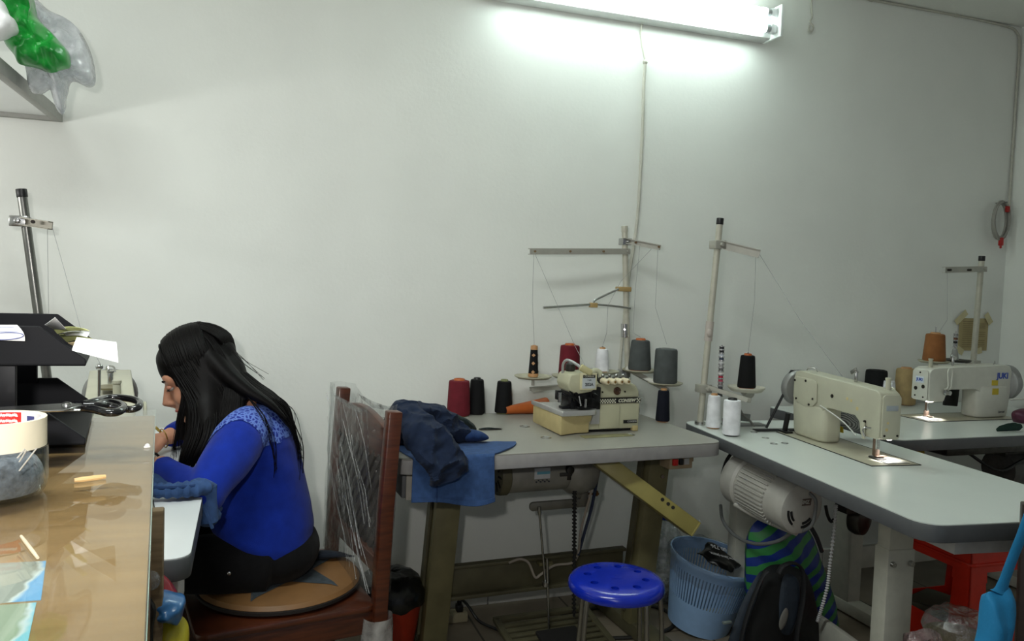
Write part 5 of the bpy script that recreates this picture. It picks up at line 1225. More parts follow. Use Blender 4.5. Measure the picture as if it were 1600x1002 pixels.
# ---------------- dark chair at the right edge with a blue tote bag
dcx = PY(1603, 790, -1.66)
dk = thing('dining_chair', 'dark wooden chair cut by the right edge of the view', 'chair', (dcx.x+.225, -1.66-.05, 0), 0, None)
DW = wood('dark chair wood', (44, 30, 24), (34, 24, 20), .4)
zt_ = dcx.z
for sx in (-.2, .2):
    MB().tube([(sx, .05, 0), (sx, .05, .45), (sx, .06, zt_)], .022, 4).build('leg', DW, dk, bevel=.003)
    MB().box((sx, -.36, .21), (.04, .04, .42)).build('leg', DW, dk, bevel=.003)
MB().box((0, .058, zt_-.06), (.40, .022, .10)).build('top_rail', DW, dk, bevel=.004)
for x in (-.1, 0, .1): MB().box((x, .054, .60), (.03, .014, .30)).build('back_slat', DW, dk, bevel=.003)
MB().box((0, -.155, .44), (.44, .44, .035)).build('seat', DW, dk, bevel=.008)
MB().box((0, .045, .72), (.43, .012, .09)).build('lower_rail', DW, dk, bevel=.003)
BLT = mat('bright blue tote fabric', (24, 124, 176), .75, var=.06, bump=.3, bscale=300)
yt = -1.74
tt = thing('tote_bag', 'bright blue cloth tote bag hanging from the dark chair by its strap', 'bag', PY(1570, 960, yt))
MB().pillow([PY(x, q, yt) for x, q in [(1543, 926), (1560, 924), (1576, 918), (1582, 935), (1574, 985), (1568, 1040), (1568, 1120), (1540, 1150), (1515, 1120), (1522, 1040), (1532, 985), (1538, 945)]], (-.3, -1, 0), .035, K=9, amp=.25, fs_=12).build('bag_body', BLT, tt, world=True)
MB().tube(crom([PY(1562, 928, yt), PY(1572, 900, yt), PY(1584, 868, yt), PY(1596, 838, yt), PY(1606, 810, yt+.01), PY(1618, 782, yt+.04)], 6), [.028, .020, .017, .016, .015, .014, .014, .014, .014, .014, .014, .014, .014, .014, .014, .014, .014, .014, .014, .014, .014, .014, .014, .014, .014, .014, .014, .014, .014, .014, .014][:31], 10, flat=.3, up=(.8, 0, .3)).build('strap', BLT, tt, world=True)
# purple pouch at the right end of table 3
pp = PY(1602, 650, -.62)
o = bag('pouch', 'small dark purple pouch at the right end of the corner table', [(1586, 648), (1592, 641), (1610, 638), (1630, 642), (1636, 664), (1622, 676), (1602, 673), (1590, 662)], -.55, .05, mat('purple pouch', (70, 16, 44), .5, var=.2), amp=.2, seed=2, cat='pouch')
# folded green cloth and striped cloth bundle, tape measure
def lump(name, label, px, y, th, m, amp=.3, seed=0, cat='cloth', zmin=TT+.002, group=None, nrm=(0, -1, .25)):
    pts = [PY(q[0], q[1], y) for q in px]
    pts = [V((p.x, p.y, max(p.z, zmin))) for p in pts]; c = sum(pts, V())/len(pts)
    o = MB().pillow([p-c for p in pts], nrm, th, K=9, amp=amp, fs_=18, sub=5, seed=seed).build(name, m)
    for v in o.data.vertices:
        if v.co.z + c.z < zmin: v.co.z = zmin-c.z
    o.location = c; o.matrix_basis = Matrix.Translation(c)
    return tag(o, label, cat, group)
sm2 = mat('grey striped cloth', (120, 122, 122), .9); n = sm2.node_tree.nodes; l = sm2.node_tree.links
tc = n.new('ShaderNodeTexCoord'); w = n.new('ShaderNodeTexWave'); w.inputs['Scale'].default_value = 70; w.inputs['Distortion'].default_value = 2; w.bands_direction = 'DIAGONAL'
l.new(tc.outputs['Object'], w.inputs['Vector']); cr = n.new('ShaderNodeValToRGB'); cr.color_ramp.elements[0].color = lin((70, 72, 72)); cr.color_ramp.elements[1].color = lin((176, 178, 176)); l.new(w.outputs['Fac'], cr.inputs['Fac']); l.new(cr.outputs['Color'], n['Principled BSDF'].inputs['Base Color'])
lump('striped_cloth', 'bundle of grey striped cloth seen under the arm of the cream machine', [(1308, 655), (1312, 644), (1326, 644), (1342, 652), (1352, 666), (1350, 676), (1330, 672), (1312, 664)], -.72, .03, sm2, seed=2)
o = tag(MB().tube(crom([PY(1303, 652, -.70), PY(1308, 657, -.70), PY(1314, 666, -.70), PY(1315, 676, -.70)], 5), .009, 8, flat=.25, up=(0, 1, 0)).build('tape_measure', mat('yellow tape', (206, 178, 40), .5)), 'piece of yellow tape behind the pillar of the cream machine', 'tape')
lump('folded_cloth', 'flat dark green cloth at the right end of the corner table', [(1556, 671), (1570, 666), (1590, 665), (1598, 668), (1590, 672), (1572, 674)], -.70, .02, cloth('dark green cloth', (34, 60, 52)), seed=3, nrm=(0, -.3, 1))
# yellow bit and grey things under table 3
lump('yellow_bag', 'small yellow bag among dark things under the corner table', [(1424, 702), (1430, 698), (1438, 702), (1440, 712), (1432, 718), (1424, 714)], -.5, .03, mat('yellow bag film', (190, 158, 30), .4), zmin=.1, cat='bag')
# ================================================================== CLOTHES ON THE OVERLOCK TABLE
DEN = cloth('mid blue denim', (54, 80, 124), .14, 700); NAVYC = cloth('navy cloth', (25, 36, 58), .14, 800); GRNC = cloth('dark green grey cloth', (32, 42, 42), .14, 800)
fe = lambda x: -.385-.3275+(x-.868)*.047     # table front edge
def denim(u, v):
    if v < .42:
        k = v/.42; xl = .40+(.435-.40)*k; xr = .79+(.675-.79)*k**1.6
        x = xl+(xr-xl)*u; y = (-.52-.06*u)*(1-k)+(fe(x)-.006)*k; z = TT+.004+.006*max(0, mnoise.noise(V((u*5, v*5, 1))))*(1-k*.6)
    else:
        k = (v-.42)/.58; x = .435+(.672-.435)*u + (.0)*k; x += (-.006+.01*u)*k
        y = fe(x)-.010-.010*math.sin(u*9+1)*k-.012*k; z = TT+.002-(.126-.012*math.cos(u*4))*k
        if k < .12: z += .002
    return V((x, y, z))
o = MB().sheet(denim, 40, 36, .004).build('jeans', DEN)
tag(o, 'mid blue jeans hanging over the front edge of the grey overlock table', 'clothing', 'clothes on the overlock table')
hm = MB().sheet(lambda u, v: denim(u, .94+.05*v)+V((0, -.004, 0)), 40, 3, .003).build('hem', DEN, o)
sm_ = MB().tube([denim(.30, .44+.56*i/12)+V((0, -.004, 0)) for i in range(13)], .0022, 6).build('seam', cloth('dark denim', (36, 58, 100)), o)
# navy garment: body heap and a sleeve hanging down
jk = thing('navy_jacket', 'dark navy garment heaped on the jeans with a sleeve hanging over the table edge', 'clothing', (.52, -.60, TT+.01), 0, 'clothes on the overlock table')
def clampz(o, zmin, ymax=None):
    W = WM(o); I = W.inverted()
    for v in o.data.vertices:
        p = W @ v.co
        if p.z < zmin and p.y > fe(p.x)-.006: p.z = zmin; v.co = I @ p
b_ = MB(); b_.pillow([PY(x, q, -.56) for x, q in [(611, 634), (622, 627), (642, 627), (664, 630), (688, 634), (704, 645), (718, 658), (730, 672), (735, 690), (700, 702), (660, 702), (630, 700), (606, 694), (600, 660)]], (.1, -1, .35), .085, K=16, amp=.5, fs_=11, seed=4, sub=8)
def crumple(mbx, k=.010):
    for i, p in enumerate(mbx.v):
        r1 = 1-abs(mnoise.noise(p*15+V((3, 1, 0)))); r2 = 1-abs(mnoise.noise(p*34+V((0, 5, 2))))
        mbx.v[i] = p + V((.2, -.8, .5))*(k*(r1**4*1.3-.6)+k*.55*(r2**3-.5))
crumple(b_, .016); b_ = b_.build('garment_body', NAVYC, jk, world=True); clampz(b_, TT+.010)
sp = crom([PY(634, 634, -.64), PY(645, 655, -.70), PY(662, 680, -.765), PY(684, 704, -.79), PY(700, 728, -.795), PY(703, 746, -.79)], 14)
rs_ = [.034+.026*min(1, i/32)+.003*mnoise.noise(V((i*.6, 0, 0))) for i in range(len(sp))]
sv = MB(); sv.tube(sp, rs_, 44, flat=.42, up=(1, 0, .3))
for i, p in enumerate(sv.v): sv.v[i] = p + V((0, 1, 0))*mnoise.noise(p*32)*.014 + V((1, 0, 0))*mnoise.noise(p*20+V((9, 0, 0)))*.008
crumple(sv, .012); s_ = sv.build('sleeve', NAVYC, jk, world=True); clampz(s_, TT+.012)
lump('green_garment', 'dark green grey garment heaped behind the navy one on the grey table', [(690, 640), (700, 642), (720, 652), (736, 662), (744, 672), (738, 682), (712, 684), (690, 676)], -.40, .07, GRNC, amp=.4, seed=7, group='clothes on the overlock table', cat='clothing')
lump('denim_scrap', 'small dark denim piece with a pale edge lying on the blue jeans', [(722, 672), (738, 671), (755, 676), (764, 685), (752, 691), (732, 692), (722, 686)], -.58, .035, cloth('dark denim', (36, 58, 100)), amp=.4, seed=9, group='clothes on the overlock table', cat='clothing', zmin=TT+.010)
lump('green_strip', 'narrow dark green cloth strip on the grey table right of the clothes', [(748, 670), (764, 668), (780, 671), (785, 677), (778, 680), (760, 678), (750, 675)], -.36, .015, GRNC, amp=.3, seed=5, group='clothes on the overlock table', cat='clothing')

# ================================================================== CHAIR WITH PLASTIC WRAP
rc_ = math.radians(9.9)
chr_ = thing('dining_chair', 'brown wooden chair with a lattice back wrapped in clear plastic film', 'chair', (.088, -.658, 0), rc_)
CW = wood('reddish brown wood', (84, 40, 20), (60, 27, 14), .35, coat=.2)
for sy in (-.225, .225):
    MB().tube([(.205, sy, 0), (.212, sy, .40), (.222, sy, .66), (.238, sy, .915)], .0265, 4, up=(1, 1, 0)).build('back_post', CW, chr_, bevel=.005, seg=2)
    MB().box((-.20, sy*.93, .19), (.04, .04, .38), taper=1.0).build('leg', CW, chr_, bevel=.004)
    MB().box((0, sy*.96, .365), (.40, .024, .058)).build('seat_rail', CW, chr_, bevel=.003)
    MB().box((0, sy*.96, .15), (.38, .022, .03)).build('stretcher', CW, chr_, bevel=.003)
MB().box((-.205, 0, .365), (.024, .42, .058)).build('seat_rail', CW, chr_, bevel=.003)
MB().prism(rrect(-.235, -.235, .205, .235, .03), .394, .412, 'z').build('seat', CW, chr_, bevel=.005)
out = [(-.2, .785)]+[(-.2+.4*i/12, .865+.03*math.sin(PI*i/12)) for i in range(13)]+[(.2, .785)]+[(.2-.4*i/12, .785-.02*math.sin(PI*i/12)) for i in range(1, 12)]
MB().prism(out, .222, .242, 'x').build('crest_rail', CW, chr_, bevel=.004)
MB().box((.216, 0, .50), (.02, .40, .045)).build('lower_rail', CW, chr_, bevel=.003)
lat = MB()
for k in range(-7, 8):
    for s in (-1, 1):
        y0 = k*.046; z0, z1 = .52, .785
        a, b = V((.226+.003*s, y0-s*.13, z0)), V((.226+.003*s, y0+s*.13, z1))
        # clip to the frame
        def cl(p, q):
            d = q-p; t0, t1 = 0, 1
            for lim, sg in ((.2, 1), (-.2, -1)):
                if abs(d.y) > 1e-9:
                    t = (lim-p.y)/d.y
                    if d.y*sg > 0: t1 = min(t1, t)
                    else: t0 = max(t0, t)
            return (p+d*t0, p+d*t1) if t1-t0 > .03 else None
        c_ = cl(a, b)
        if c_:
            d = (c_[1]-c_[0]); an = math.atan2(d.z, d.y)
            lat.box((c_[0]+c_[1])/2, (.009, d.length, .020), rot=Matrix.Rotation(an, 3, 'X'))
lat.build('lattice', wood('dark lattice wood', (40, 25, 17), (28, 18, 13), .45), chr_, bevel=.001, seg=1)
# the film: a crinkled sleeve round the whole back and stretched folds
WR = film('stretch film', (246, 247, 247), .13, .24, 1.0, 26, haze=.045, hazecol=(206, 206, 202))
def sleeve(a, z):
    ca, sa = math.cos(a), math.sin(a)
    y = (.262 if sa > 0 else .222)*math.copysign(abs(sa)**.3, sa); x = .23+.034*math.copysign(abs(ca)**.6, ca)
    w = mnoise.noise(V((a*2.2+z*5, z*3, 1)))*.012+mnoise.noise(V((a*7+z*16, z*9, 4)))*.006
    k = .70+.3*min(1, abs(sa)) if abs(y) < .2 else 1.0
    return V((x-.02*(.92-z)+w+ (-.012 if ca < 0 and abs(y) < .2 else 0), y+w*.5, z))
vs = []; nA, nZ = 96, 44; wr = MB()
for j in range(nZ+1):
    z = .43+(.928-.43)*j/nZ
    for i in range(nA):
        a = 2*PI*i/nA; p = sleeve(a, z)
        if j == nZ or j == nZ-1: p.z = z - (.03*max(0, 1-(p.y/.2)**2) if abs(p.y) < .2 else 0)
        vs.append(p)
wr.add(vs, [(j*nA+i, j*nA+(i+1) % nA, (j+1)*nA+(i+1) % nA, (j+1)*nA+i) for j in range(nZ) for i in range(nA)])
wr.build('plastic_wrap', WR, chr_)
fo = MB(); random.seed(11)
for i in range(18):
    y0 = random.uniform(-.1, .225); z0 = random.uniform(.60, .90); L_ = random.uniform(.2, .5)
    pts = []
    for q in range(7):
        k = q/6; y = y0-(L_*1.0)*k; z = z0-L_*k
        if y < -.245 or z < .42: break
        pts.append(V((.186-.02*(.92-z)+.004*math.sin(k*9+i), y+.009*math.sin(i+k*5)+.004*math.sin(i*2+k*13), z)))
    if len(pts) > 2: fo.tube(pts, [random.uniform(.0004, .0012)*(1+.6*math.sin(i*3+j_*2.1)) for j_ in range(len(pts))], 5)
fo.build('wrap_fold', film('wrap folds', (240, 240, 240), .3, .25, .3, 40, haze=.22, hazecol=(220, 220, 218)), chr_)
gl = MB(); random.seed(5)
for i in range(18):
    z = random.uniform(.50, .86); gl.ell((.262-.02*(.92-z), -.2465+random.uniform(-.004, .008), z), (.001, .001, random.uniform(.003, .009)), 6, 4)
lw_ = MB(); vs = []
for j in range(15):
    z = .02+.36*j/14
    for i in range(24):
        a = 2*PI*i/24; r_ = .040+.006*mnoise.noise(V((math.cos(a)*2, math.sin(a)*2, j*.8)))+.002*(j % 2); vs.append(V((.208+math.cos(a)*r_, -.225+math.sin(a)*r_, z)))
lw_.add(vs, [(j*24+i, j*24+(i+1) % 24, (j+1)*24+(i+1) % 24, (j+1)*24+i) for j in range(14) for i in range(24)])
lw_.build('leg_wrap', film('leg wrap film', (235, 236, 236), .4, .14, 1.0, 40, haze=.5, hazecol=(196, 194, 190)), chr_)
# cushion
cu = thing('seat_cushion', 'round tan seat cushion with slate star patches on the wrapped chair', 'cushion', (.095, -.662, .4125), rc_)
MB().lathe([(.0, 0), (.185, .0), (.208, .010), (.212, .018), (.205, .028), (.17, .036), (.05, .040), (0, .040)], (0, 0, 0), (0, 0, 1), 56).build('pad', mat('tan cushion leather', (126, 90, 52), .55, var=.1, scale=12), cu)
MB().ring([(.205, .002), (.216, .008), (.216, .016), (.205, .018)], n=56).build('piping', mat('dark piping', (30, 24, 22), .6), cu)
stp = []
for i in range(10):
    a = PI*i/5+.35; r_ = .19 if i % 2 == 0 else .085; stp.append((math.cos(a)*r_, math.sin(a)*r_))
SL = mat('slate patch cloth', (58, 66, 72), .8, var=.25, scale=90)
k = len(stp); st = MB()
def cz_(x, y): r_ = math.hypot(x, y); return (.0405 if r_ < .05 else .0405-.0035*(r_-.05)/.12 if r_ < .17 else .037-.009*(r_-.17)/.035)
NR = 8; vs = []
ring = []
for i in range(k):
    for q in range(6):
        a, b = stp[i], stp[(i+1) % k]; ring.append((a[0]+(b[0]-a[0])*q/6, a[1]+(b[1]-a[1])*q/6))
for j in range(NR+1):
    for x, y in ring: s = .3+.7*j/NR; vs.append(V((x*s, y*s, cz_(x*s, y*s)+.0006)))
nr = len(ring); st.add(vs, [(j*nr+i, j*nr+(i+1) % nr, (j+1)*nr+(i+1) % nr, (j+1)*nr+i) for j in range(NR) for i in range(nr)])
st.build('star_patch', SL, cu, smooth=False)
lump('denim_scrap', 'dark denim scrap with a zip lying on the round cushion behind the woman', [(478, 868), (500, 860), (530, 862), (552, 872), (548, 888), (520, 896), (490, 884)], -.60, .03, cloth('black denim', (34, 40, 50)), amp=.3, seed=3, zmin=.452, cat='cloth')
# ================================================================== THE SEATED WOMAN (faces -x, bent over her work)
YW = -.645
SKIN = mat('skin', (196, 140, 112), .5, var=.05, scale=12); HAIRM = mat('black hair', (10, 8, 8), .5, var=.25, scale=8, stretch=(30, 30, 3), spec=.4)
BLS = mat('royal blue knit', (10, 42, 146), .85, var=.10, scale=40, bump=.35, bscale=700, sheen=.1, spec=.2); TRO = cloth('black trousers', (14, 14, 16), .2, 700)
def W(px, py, dy=0.0): return PY(px, py, YW+dy)
pe = thing('person', 'woman with long black hair in a blue knit top bent over her sewing', 'person', (.09, YW, 0))
th_ = math.radians(25)
E0 = W(317, 587); fw, up_, sd = V((-math.cos(th_), 0, -math.sin(th_))), V((-math.sin(th_), 0, math.cos(th_))), V((0, -1, 0))
def Hd(f, s, u): return E0+fw*f+sd*s+up_*u
RH = Matrix((fw, sd, up_)).transposed()
b = MB()
b.ell(Hd(-.004, 0, .040), (.084, .072, .080), 28, 18, RH).ell(Hd(.036, 0, -.030), (.056, .056, .076), 24, 16, RH).ell(Hd(.070, 0, -.088), (.022, .024, .018), 16, 10, RH)
b.ell(Hd(.062, 0, .030), (.030, .058, .036), 20, 12, RH).ell(Hd(.050, .034, -.028), (.034, .024, .030), 16, 10, RH).ell(Hd(.050, -.034, -.028), (.034, .024, .030), 16, 10, RH).ell(Hd(.02, 0, -.075), (.05, .046, .030), 16, 10, RH)
b.tube([Hd(.086, 0, .014), Hd(.098, 0, -.008), Hd(.109, 0, -.028), Hd(.094, 0, -.040)], [.008, .0095, .0125, .009], 12).ell(Hd(.094, .010, -.034), (.010, .007, .007), 10, 8, RH).ell(Hd(.094, -.010, -.034), (.010, .007, .007), 10, 8, RH)
b.ell(Hd(.086, 0, -.056), (.012, .022, .006), 14, 8, RH).ell(Hd(.084, 0, -.066), (.012, .019, .0065), 14, 8, RH)
for s in (1, -1): b.ell(Hd(.0, s*.073, -.002), (.018, .008, .030), 14, 10, RH @ Matrix.Rotation(-.2, 3, 'Y'))
NB = W(386, 640)
b.tube([Hd(-.030, 0, -.03), Hd(-.035, 0, -.075)*.5+NB*.5+V((-.005, 0, .012)), NB], [.050, .044, .046], 20)
# trunk and arms inside the clothes (one skin)
SHn, SHf = W(378, 676, -.165), W(372, 668, .165)
ELn = PY(322, 772, -.955); WRn = PY(247, 745, -.80)
ELf = V((SHf.x-.12, YW+.25, .81)); WRf = PY(262, 708, -.52)
WRn.z = max(WRn.z, .792); WRf.z = max(WRf.z, .80); 
b.tube(crom([NB, W(405, 690), W(402, 760), W(405, 830)], 4), [.055, .062, .07, .08, .085, .09, .09, .09, .09, .095, .10, .10, .105], 22)
b.tube([SHn+V((.0, .06, 0)), SHn, ELn], [.05, .046, .036], 14).tube([ELn, ELn*.6+WRn*.4, WRn], [.032, .028, .0225], 14)
b.tube([SHf+V((.0, -.06, 0)), SHf, ELf], [.05, .046, .036], 14).tube([ELf, ELf*.6+WRf*.4, WRf], [.032, .028, .0225], 14)
def hand(b, w, d, up, inward, curl=1.0):
    d = V(d).normalized(); up = V(up); up = (up-d*up.dot(d)).normalized(); s = V(inward); s = (s-d*s.dot(d)-up*s.dot(up)).normalized()
    R_ = Matrix((d, s, up)).transposed()
    b.tube([w-d*.02, w+d*.012, w+d*.035], [.0225, .022, .026], 14, flat=.75, up=s).ell(w+d*.050, (.046, .038, .0155), 20, 12, R_).ell(w+d*.038+s*.024-up*.004, (.030, .015, .014), 14, 10, R_)
    for k, (o_, L_, dip) in enumerate(((.027, .066, .9), (.009, .074, 1.0), (-.010, .070, 1.05), (-.027, .056, 1.15))):
        p0 = w+d*.082+s*o_; c = curl*dip
        a1 = .30*c; a2 = .85*c; a3 = 1.35*c
        p1 = p0+(d*math.cos(a1)-up*math.sin(a1))*L_*.45+s*o_*.10; p2 = p1+(d*math.cos(a2)-up*math.sin(a2))*L_*.31; p3 = p2+(d*math.cos(a3)-up*math.sin(a3))*L_*.24
        b.tube([p0-d*.015, p0, p1, p2, p3], [.0095, .0095, .0085, .0078, .0062], 10)
    t0 = w+d*.022+s*.022; t1 = t0+d*.022+s*.022-up*.008; t2 = t1+d*.026+s*.008-up*.012; t3 = t2+d*.020-s*.002-up*.008
    b.tube([t0, t1, t2, t3], [.014, .0118, .0098, .0070], 10)
hand(b, WRn, (-.85, .45, -.12), (0, 0, 1), (.3, 1, 0), .55)
hand(b, WRf, (-.85, -.42, -.15), (0, 0, 1), (.3, -1, 0), .55)
body = remesh(b, 'body', SKIN, pe, .0042, 5)
# eyes, brows, lips
for s in (1, -1):
    ey = MB().ell(Hd(.077, s*.031, .005), (.010, .011, .0065), 14, 10, RH).build('eye', mat('eye white', (150, 144, 138), .3), pe, world=True)
    MB().ell(Hd(.0855, s*.031, .004), (.003, .005, .005), 10, 8, RH).build('iris', mat('dark iris', (30, 20, 16), .2), ey, world=True)
    MB().ell(Hd(.0795, s*.031, .0085), (.0098, .0125, .0075), 14, 10, RH).build('eyelid', mat('eyelid skin', (170, 116, 94), .5), ey, world=True)
    MB().tube([Hd(.088, s*.024, .004), Hd(.090, s*.033, .003), Hd(.083, s*.042, .004)], .0012, 6).build('eyelashes', HAIRM, ey, world=True)
    MB().tube([Hd(.090, s*.014, .024), Hd(.090, s*.030, .029), Hd(.076, s*.046, .026)], [.0022, .0026, .0012], 6).build('eyebrow', HAIRM, pe, world=True)
MB().ell(Hd(.0925, 0, -.0565), (.0062, .019, .0042), 14, 8, RH).ell(Hd(.0905, 0, -.0655), (.0064, .016, .0050), 14, 8, RH).build('lips', mat('lips', (166, 84, 78), .45), pe, world=True)
# blouse: torso + sleeves
def ell_ring(c, ax, ra, rl, n=40):
    """ring round the trunk: c centre, ax direction of the front-back axis in the xz plane, ra front-back, rl lateral half sizes"""
    ax = V(ax).normalized(); out = []
    for i in range(n):
        a = 2*PI*i/n; ca, sa = math.cos(a), math.sin(a)
        out.append(c+ax*ra*math.copysign(abs(ca)**.9, ca)+V((0, 1, 0))*rl*math.copysign(abs(sa)**.85, sa))
    return out
bl = MB(); rings = []
spec = [  # back px, front px, lateral half width
    ((474, 872), (352, 846), .150), ((488, 842), (328, 820), .160), ((490, 810), (318, 796), .152), ((484, 776), (314, 770), .146), ((477, 742), (312, 744), .150), ((470, 712), (312, 716), .158), ((462, 684), (318, 690), .168), ((450, 660), (332, 668), .160), ((434, 640), (348, 654), .118), ((420, 626), (360, 644), .076)]
lo = ((440, 893), (385, 885), .085)
for bk, ft, lw2 in [lo]+spec:
    p, q = W(*bk), W(*ft); rings.append(ell_ring((p+q)/2, p-q, (p-q).length/2, lw2))
n = 40; vs = [p for r_ in rings for p in r_]; k = len(rings)
bl.add(vs, [(j*n+i, j*n+(i+1) % n, (j+1)*n+(i+1) % n, (j+1)*n+i) for j in range(k-1) for i in range(n)]+[tuple(range(n-1, -1, -1)), tuple(range((k-1)*n, k*n))])
for SH, EL, WR_, s in ((SHn, ELn, WRn, -1), (SHf, ELf, WRf, 1)):
    cuff = WR_+(EL-WR_).normalized()*.012
    pts = crom([SH+V((.02, -s*.075, .0)), SH+V((.004, 0, -.004)), SH*.5+EL*.5+V((.0, s*.012, .0)), EL], 6)
    bl.tube(pts, [.052+.008*math.sin(PI*i/(len(pts)-1)) if i < 8 else .062-.0165*(i-8)/(len(pts)-9) for i in range(len(pts))], 20)
    pts = crom([EL, EL*.55+cuff*.45+V((0, 0, -.004)), cuff], 6); bl.tube(pts, [.0455-.0155*i/(len(pts)-1) for i in range(len(pts))], 18); bl.ell(EL, .0465, 18, 12)
for i, p in enumerate(bl.v): bl.v[i] = p+V((mnoise.noise(p*14), mnoise.noise(p*14+V((7, 0, 0))), mnoise.noise(p*V((8, 8, 30)).length*.5)))*.0045
blouse = remesh(bl, 'blouse', BLS, pe, .0065, 4)
# soft creases pressed into the knit
for v in blouse.data.vertices:
    p = v.co; v.co = p + v.normal*(.0035*math.sin(p.z*62+p.x*30+mnoise.noise(p*6)*5)*max(0, mnoise.noise(p*5+V((3, 3, 3)))*1.6))
# lace yoke: the upper part of the blouse, scalloped lower edge, as a layer of its own
LACE = mat('blue lace', (74, 104, 190), .85); nn = LACE.node_tree.nodes; ll = LACE.node_tree.links
tc = nn.new('ShaderNodeTexCoord'); vo = nn.new('ShaderNodeTexVoronoi'); vo.feature = 'DISTANCE_TO_EDGE'; vo.inputs['Scale'].default_value = 85
ll.new(tc.outputs['Object'], vo.inputs['Vector']); cr = nn.new('ShaderNodeValToRGB'); e = cr.color_ramp.elements; e[0].position = .10; e[0].color = lin((96, 124, 200)); e[1].position = .20; e[1].color = lin((16, 40, 140)); cr.color_ramp.interpolation = 'EASE'
ll.new(vo.outputs['Distance'], cr.inputs['Fac']); ll.new(cr.outputs['Color'], nn['Principled BSDF'].inputs['Base Color'])
bm = bmesh.new(); bm.from_mesh(blouse.data)
Wb = WM(blouse); NK = W(392, 628)
kill = []
axis_dn = (W(404, 720)-W(396, 640)).normalized()
for f_ in bm.faces:
    p = Wb @ f_.calc_center_median(); d = p-NK
    dn = d.dot(axis_dn); lat = abs(d.y); 
    ang = math.atan2(d.y, d.x); r_ = math.sqrt(max(0,dn)**2+d.y*d.y*.10+d.x*d.x*.25)
    lim = .098+.008*abs(math.sin(math.atan2(d.y, d.x+.02)*11))
    if not (r_ < lim and lat < .22 and d.x > -.11): kill.append(f_)
bmesh.ops.delete(bm, geom=kill, context='FACES')
for v in bm.verts: v.co += v.normal*.0022
me = bpy.data.meshes.new('lace_yoke'); bm.to_mesh(me); bm.free(); me.materials.append(LACE)
for p in me.polygons: p.use_smooth = True
ly = bpy.data.objects.new('lace_yoke', me); COL.objects.link(ly); ly.parent = blouse
# trousers
tr = MB()
HPn, HPf = V((.075, YW-.085, .505)), V((.075, YW+.085, .505))
tr.ell(V((.085, YW, .515)), (.115, .158, .090), 28, 16).ell(V((.03, YW, .55)), (.11, .14, .075), 24, 14)
for s in (-1, 1):
    H_ = V((.06, YW+s*.088, .505)); K_ = V((-.33, YW+s*.10, .520)); A2 = V((-.30, YW+s*.10, .10))
    tr.tube(crom([H_, H_*.5+K_*.5+V((0, 0, .004)), K_], 6), [.084-.024*i/12 for i in range(13)], 22).ell(K_, .060, 18, 12).tube(crom([K_, K_*.55+A2*.45+V((.02, 0, 0)), A2], 6), [.058-.018*i/12 for i in range(13)], 18)
trousers = remesh(tr, 'trousers', TRO, pe, .009, 4)
for s in (-1, 1):
    A2 = V((-.30, YW+s*.10, 0))
    MB().prism([(A2.x+.055, .004), (A2.x+.06, .06), (A2.x+.04, .105), (A2.x-.04, .105), (A2.x-.07, .07), (A2.x-.16, .045), (A2.x-.185, .02), (A2.x-.18, .004)], A2.y-.042, A2.y+.042, 'y').build('shoe', BLACK, pe, world=True, bevel=.014, seg=3)
MB().ell(W(358, 896, -.185)+V((0, -.002, 0)), (.005, .003, .005), 12, 8).build('rivet', STEEL, trousers, world=True)
# bracelets
def cuffring(w, d, r, rr, m, beads=0):
    d = V(d).normalized(); u, v = fr(d); q = MB(); 
    pts = [w+(u*math.cos(2*PI*i/28)+v*math.sin(2*PI*i/28))*r for i in range(29)]
    if beads:
        for p in pts[:28]: q.ell(p, rr, 8, 6)
    else: q.tube(pts, rr, 8)
    return q.build('bracelet', m, pe, world=True)
cuffring(WRn+V((-.85, .45, -.12))*.012, (-.85, .45, -.12), .0255, .0032, mat('dark beads', (26, 24, 22), .3), 1)
cuffring(WRf+V((-.85, -.42, -.15))*.012, (-.85, -.42, -.15), .0255, .0018, mat('gold bracelet', (176, 140, 80), .3, metal=.8))
# hair: a body of hair over the head, shoulders and back, with strands laid over it
HAIRM.node_tree.nodes['Principled BSDF'].inputs['Specular IOR Level'].default_value = .12
random.seed(21); hb = MB()
hb.ell(Hd(-.006, 0, .047), (.099, .084, .090), 30, 18, RH).ell(Hd(-.036, 0, -.014), (.070, .080, .086), 26, 16, RH).ell(Hd(.055, 0, .068), (.034, .060, .040), 18, 12, RH)
def skull(f, s, u, k=1.0):
    q = V((f+.006, s, u-.045)); q = V((q.x/.101, q.y/.086, q.z/.092)); q.normalize(); return Hd(-.006+q.x*.101*k, q.y*.086*k, .045+q.z*.092*k)
def sweep(rows):      # rows of (start, ..., end) pixel paths with y offsets and radii
    for pts, rr in rows:
        cp = crom([W(*p) for p in pts], 5); hb.tube(cp, [rr[0]+(rr[1]-rr[0])*i/(len(cp)-1) for i in range(len(cp))], 12, flat=.75)
near = [([(296+a*.55, 560, -.066), (296+a*.75, 620, -.086-.012*math.sin(a/22)), (296+a*.72, 672, -.105-.05*math.sin(PI*a/80)), (284+a*.68, 716-a*.18, -.125-.05*math.sin(PI*a/80)), (281+a*.62, 744-a*.62, -.130-.045*math.sin(PI*a/80))], (.022, .006)) for a in range(0, 84, 7)]
far_ = [([(285+a, 570, .075), (282+a, 640, .095), (276+a*.8, 690, .10)], (.02, .006)) for a in range(0, 80, 14)]
back = []
for q in range(-5, 6):
    s = q/5*.105; e_ = 1-abs(q)/5*.35
    back.append(([(328, 552, s*.5), (352, 580, s*.75), (386, 609, s*.95), (421, 631, s*1.05), (445+6*e_, 652+8*e_, s*1.1)], (.038, .006)))
fill = [([(345, 585, -.070), (366+a, 612, -.083), (372+a, 640, -.115), (360+a*.6, 672, -.155)], (.022, .006)) for a in (-22, -8, 6)]
sweep(near+far_+back+fill)
hair = remesh(hb, 'hair', HAIRM, pe, .0055, 8)
hs = MB()
